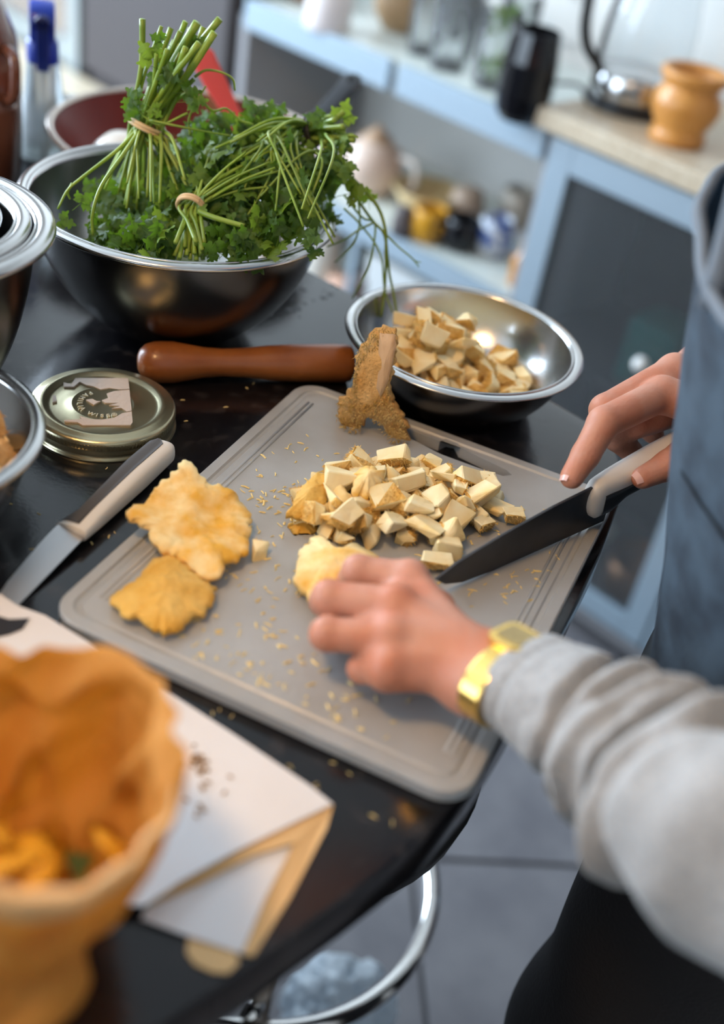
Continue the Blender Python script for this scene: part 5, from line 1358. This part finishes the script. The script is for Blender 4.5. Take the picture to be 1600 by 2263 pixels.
ha_ = []; cap(ha_, HD + Zv * .05 - F3 * .015, HD + Zv * .055 - F3 * .03, .092, .09, .03); cap(ha_, HD - F3 * .045, HD - F3 * .05 - Zv * .05, .07, .05, .03)
V, F = sdf_mesh(ha_, .007); V = relax(V, F, 1)
part('hair', V.tolist(), F.tolist(), pm('hair_brown', (.05, .03, .02), .6, bump=.6, bscale=200, stretch=(1, 1, .2)), pe)
# apron: a sheet wrapped round the front, its bib standing away from the body
APZ = [.76, .80, .90, 1.03, 1.20, 1.32]
APX = [.374, .366, .368, .344, .306, .285]; APY = [.610, .615, .617, .622, .628, .632]
def apt(ph, z, off=0.0):
    cx, cy = interp(APZ, APX, z), interp(APZ, APY, z)
    a = .185; b = .139
    fd = .006 * math.sin(4.5 * ph + 5 * z + 1.0) * (1.2 - .5 * (z - .7)) + .005 * mnoise.noise(Vector((ph * 2.2, z * 7, 0))) + .0022 * mnoise.noise(Vector((ph * 6, z * 20, 3)))
    v = FD * (math.cos(ph) * (b + fd + off)) + LD * (math.sin(ph) * (a + fd + off))
    return Vector((cx, cy, z)) + v
APM = pm('apron_denim', (0.040, 0.062, 0.086), .9, col2=(0.014, 0.022, 0.034), nscale=30, nlo=.38, nhi=.66, bump=.35, bscale=420)
HEM = pm('apron_hem', (0.12, 0.14, 0.165), .85, bump=.3, bscale=400)
def zt_ap(ph): return 1.196 - .030 * math.exp(-((ph - .9) / .5) ** 2) + .05 * math.exp(-((ph + 1.3) / .5) ** 2)
V = []; F = []; n = 110; m = 70
for lay in (0, 1):
    for j in range(m + 1):
        for i in range(n + 1):
            ph = -1.9 + 3.8 * i / n; z = .78 + (zt_ap(ph) - .78) * j / m
            V.append(apt(ph, z, -.0014 * lay + .004 * max(0, (j / m - .85) / .15) ** 2))
w1 = (n + 1); M1 = (m + 1) * w1
for lay in (0, 1):
    for j in range(m):
        for i in range(n):
            a = lay * M1 + j * w1 + i; q = (a, a + 1, a + 1 + w1, a + w1); F.append(q if lay else tuple(reversed(q)))
for i in range(n):
    for j in (0, m): a = j * w1 + i; F.append((a, a + 1, M1 + a + 1, M1 + a))
for j in range(m):
    for i in (0, n): a = j * w1 + i; F.append((a, a + w1, M1 + a + w1, M1 + a))
ap = part('apron', V, F, APM, pe)
part('hem', *tube([apt(-1.9 + 3.8 * i / 90, zt_ap(-1.9 + 3.8 * i / 90), .0042) for i in range(91)], .0042, 8), HEM, ap)
part('seam', *tube([apt(-.9, z, .0006) for z in [.79 + .4 * i / 40 for i in range(41)]], .0016, 6), HEM, ap)
V = []; F = []
for j in range(25):
    for i in range(31):
        ph = .65 + .9 * i / 30; z = .88 + .17 * j / 24; V.append(apt(ph, z, .0022 + .002 * (j / 24) ** 3 * math.sin(PI * i / 30)))
for j in range(24):
    for i in range(30): a = j * 31 + i; F.append((a, a + 31, a + 32, a + 1))
part('pocket', V, F, APM, ap)
for s_ in (-1, 1):
    part('strap', *tube(spline([apt(s_ * .75, zt_ap(s_ * .75) - .01, .002), apt(s_ * .75, 1.30, -.02), Vector(NK + L3 * .075 * s_ + F3 * .03), Vector(NK + L3 * .05 * s_ - F3 * .06 + Zv * .02)], 20), .008, 8), HEM, ap)

# wrist watch
wt = thing('wrist_watch', at(1118, 1482, .955), 'gold metal watch on the left wrist just below the grey cuff', 'watch')
GW = pm('watch_gold', (0.80, 0.52, 0.15), .24, metal=1.0)
GWD = pm('watch_face', (.28, .2, .08), .3, metal=.5, col2=(.4, .3, .12), nscale=200)
ax_ = Vector(fw); wc = Vector(W_L) + ax_ * .004 + Vector((0, 0, -.001)); upw = (Vector((0, 0, 1)) - ax_ * ax_.z).normalized(); sdw = ax_.cross(upw)
NL = 30
lm = mesh('link', *box(-.0075, .0075, -.0032, .0032, -.0014, .0014, .0007), smooth=False); lm.materials.append(GW)
for i in range(NL):
    a = 2 * PI * i / NL
    if abs((a + PI) % (2 * PI) - PI) < .36: continue
    rx, ry = .0352, .0240
    p = wc + sdw * (math.sin(a) * rx) + upw * (math.cos(a) * ry)
    tg = (sdw * (math.cos(a) * rx) - upw * (math.sin(a) * ry)).normalized(); nn = ax_.cross(tg) * -1
    if nn.dot(p - wc) < 0: nn = -nn
    tg2 = nn.cross(ax_)
    M = Matrix(((ax_.x, tg2.x, nn.x, p.x), (ax_.y, tg2.y, nn.y, p.y), (ax_.z, tg2.z, nn.z, p.z), (0, 0, 0, 1)))
    o = link('link', lm, None, wt, False); o.matrix_local = wmat(wt).inverted() @ M @ Matrix.Diagonal((1.0, 1.12, 1, 1))
tg2 = upw.cross(ax_); p = wc + upw * .0262
M = Matrix(((ax_.x, tg2.x, upw.x, p.x), (ax_.y, tg2.y, upw.y, p.y), (ax_.z, tg2.z, upw.z, p.z), (0, 0, 0, 1)))
V, F = prism(rrect(.026, .024, .006, 3), -.003, .0035, .001); part('case', xf(V, M), F, GW, wt, False)
V, F = prism(rrect(.018, .016, .002, 3), .0034, .0040); part('face', xf(V, M), F, GWD, wt, False)

# water drops on the worktop
r = random.Random(31); V = []; F = []
for (cx, cy, sx_, sy_, n_) in [(655, 670, 40, 18, 9), (725, 650, 22, 14, 6), (600, 690, 16, 8, 6)]:
    for _ in range(n_):
        p = at(r.gauss(cx, sx_), r.gauss(cy, sy_), TZ); q = r.uniform(.001, .0032); k = len(V)
        if (p - Vector((-.2025, .925, TZ))).length < .08: continue
        for i in range(4):
            for j in range(10):
                a = 2 * PI * j / 10; e = math.cos(i / 4 * PI / 2); V.append(p + Vector((q * e * math.cos(a) * 1.3, q * e * math.sin(a), q * .35 * math.sin(i / 4 * PI / 2) + .0001)))
        V.append(p + Vector((0, 0, q * .36)))
        for i in range(3):
            for j in range(10): a = k + i * 10 + j; b = k + i * 10 + (j + 1) % 10; F.append((a, b, b + 10, a + 10))
        for j in range(10): F.append((k + 30 + j, k + 30 + (j + 1) % 10, k + 40))
tag(link('water_drops', mesh('water_drops', V, F), pm('water', (.9, .95, 1), .02, trans=.9, ior=1.33)), 'small water drops on the worktop beside the large bowl', 'water', kind='stuff')
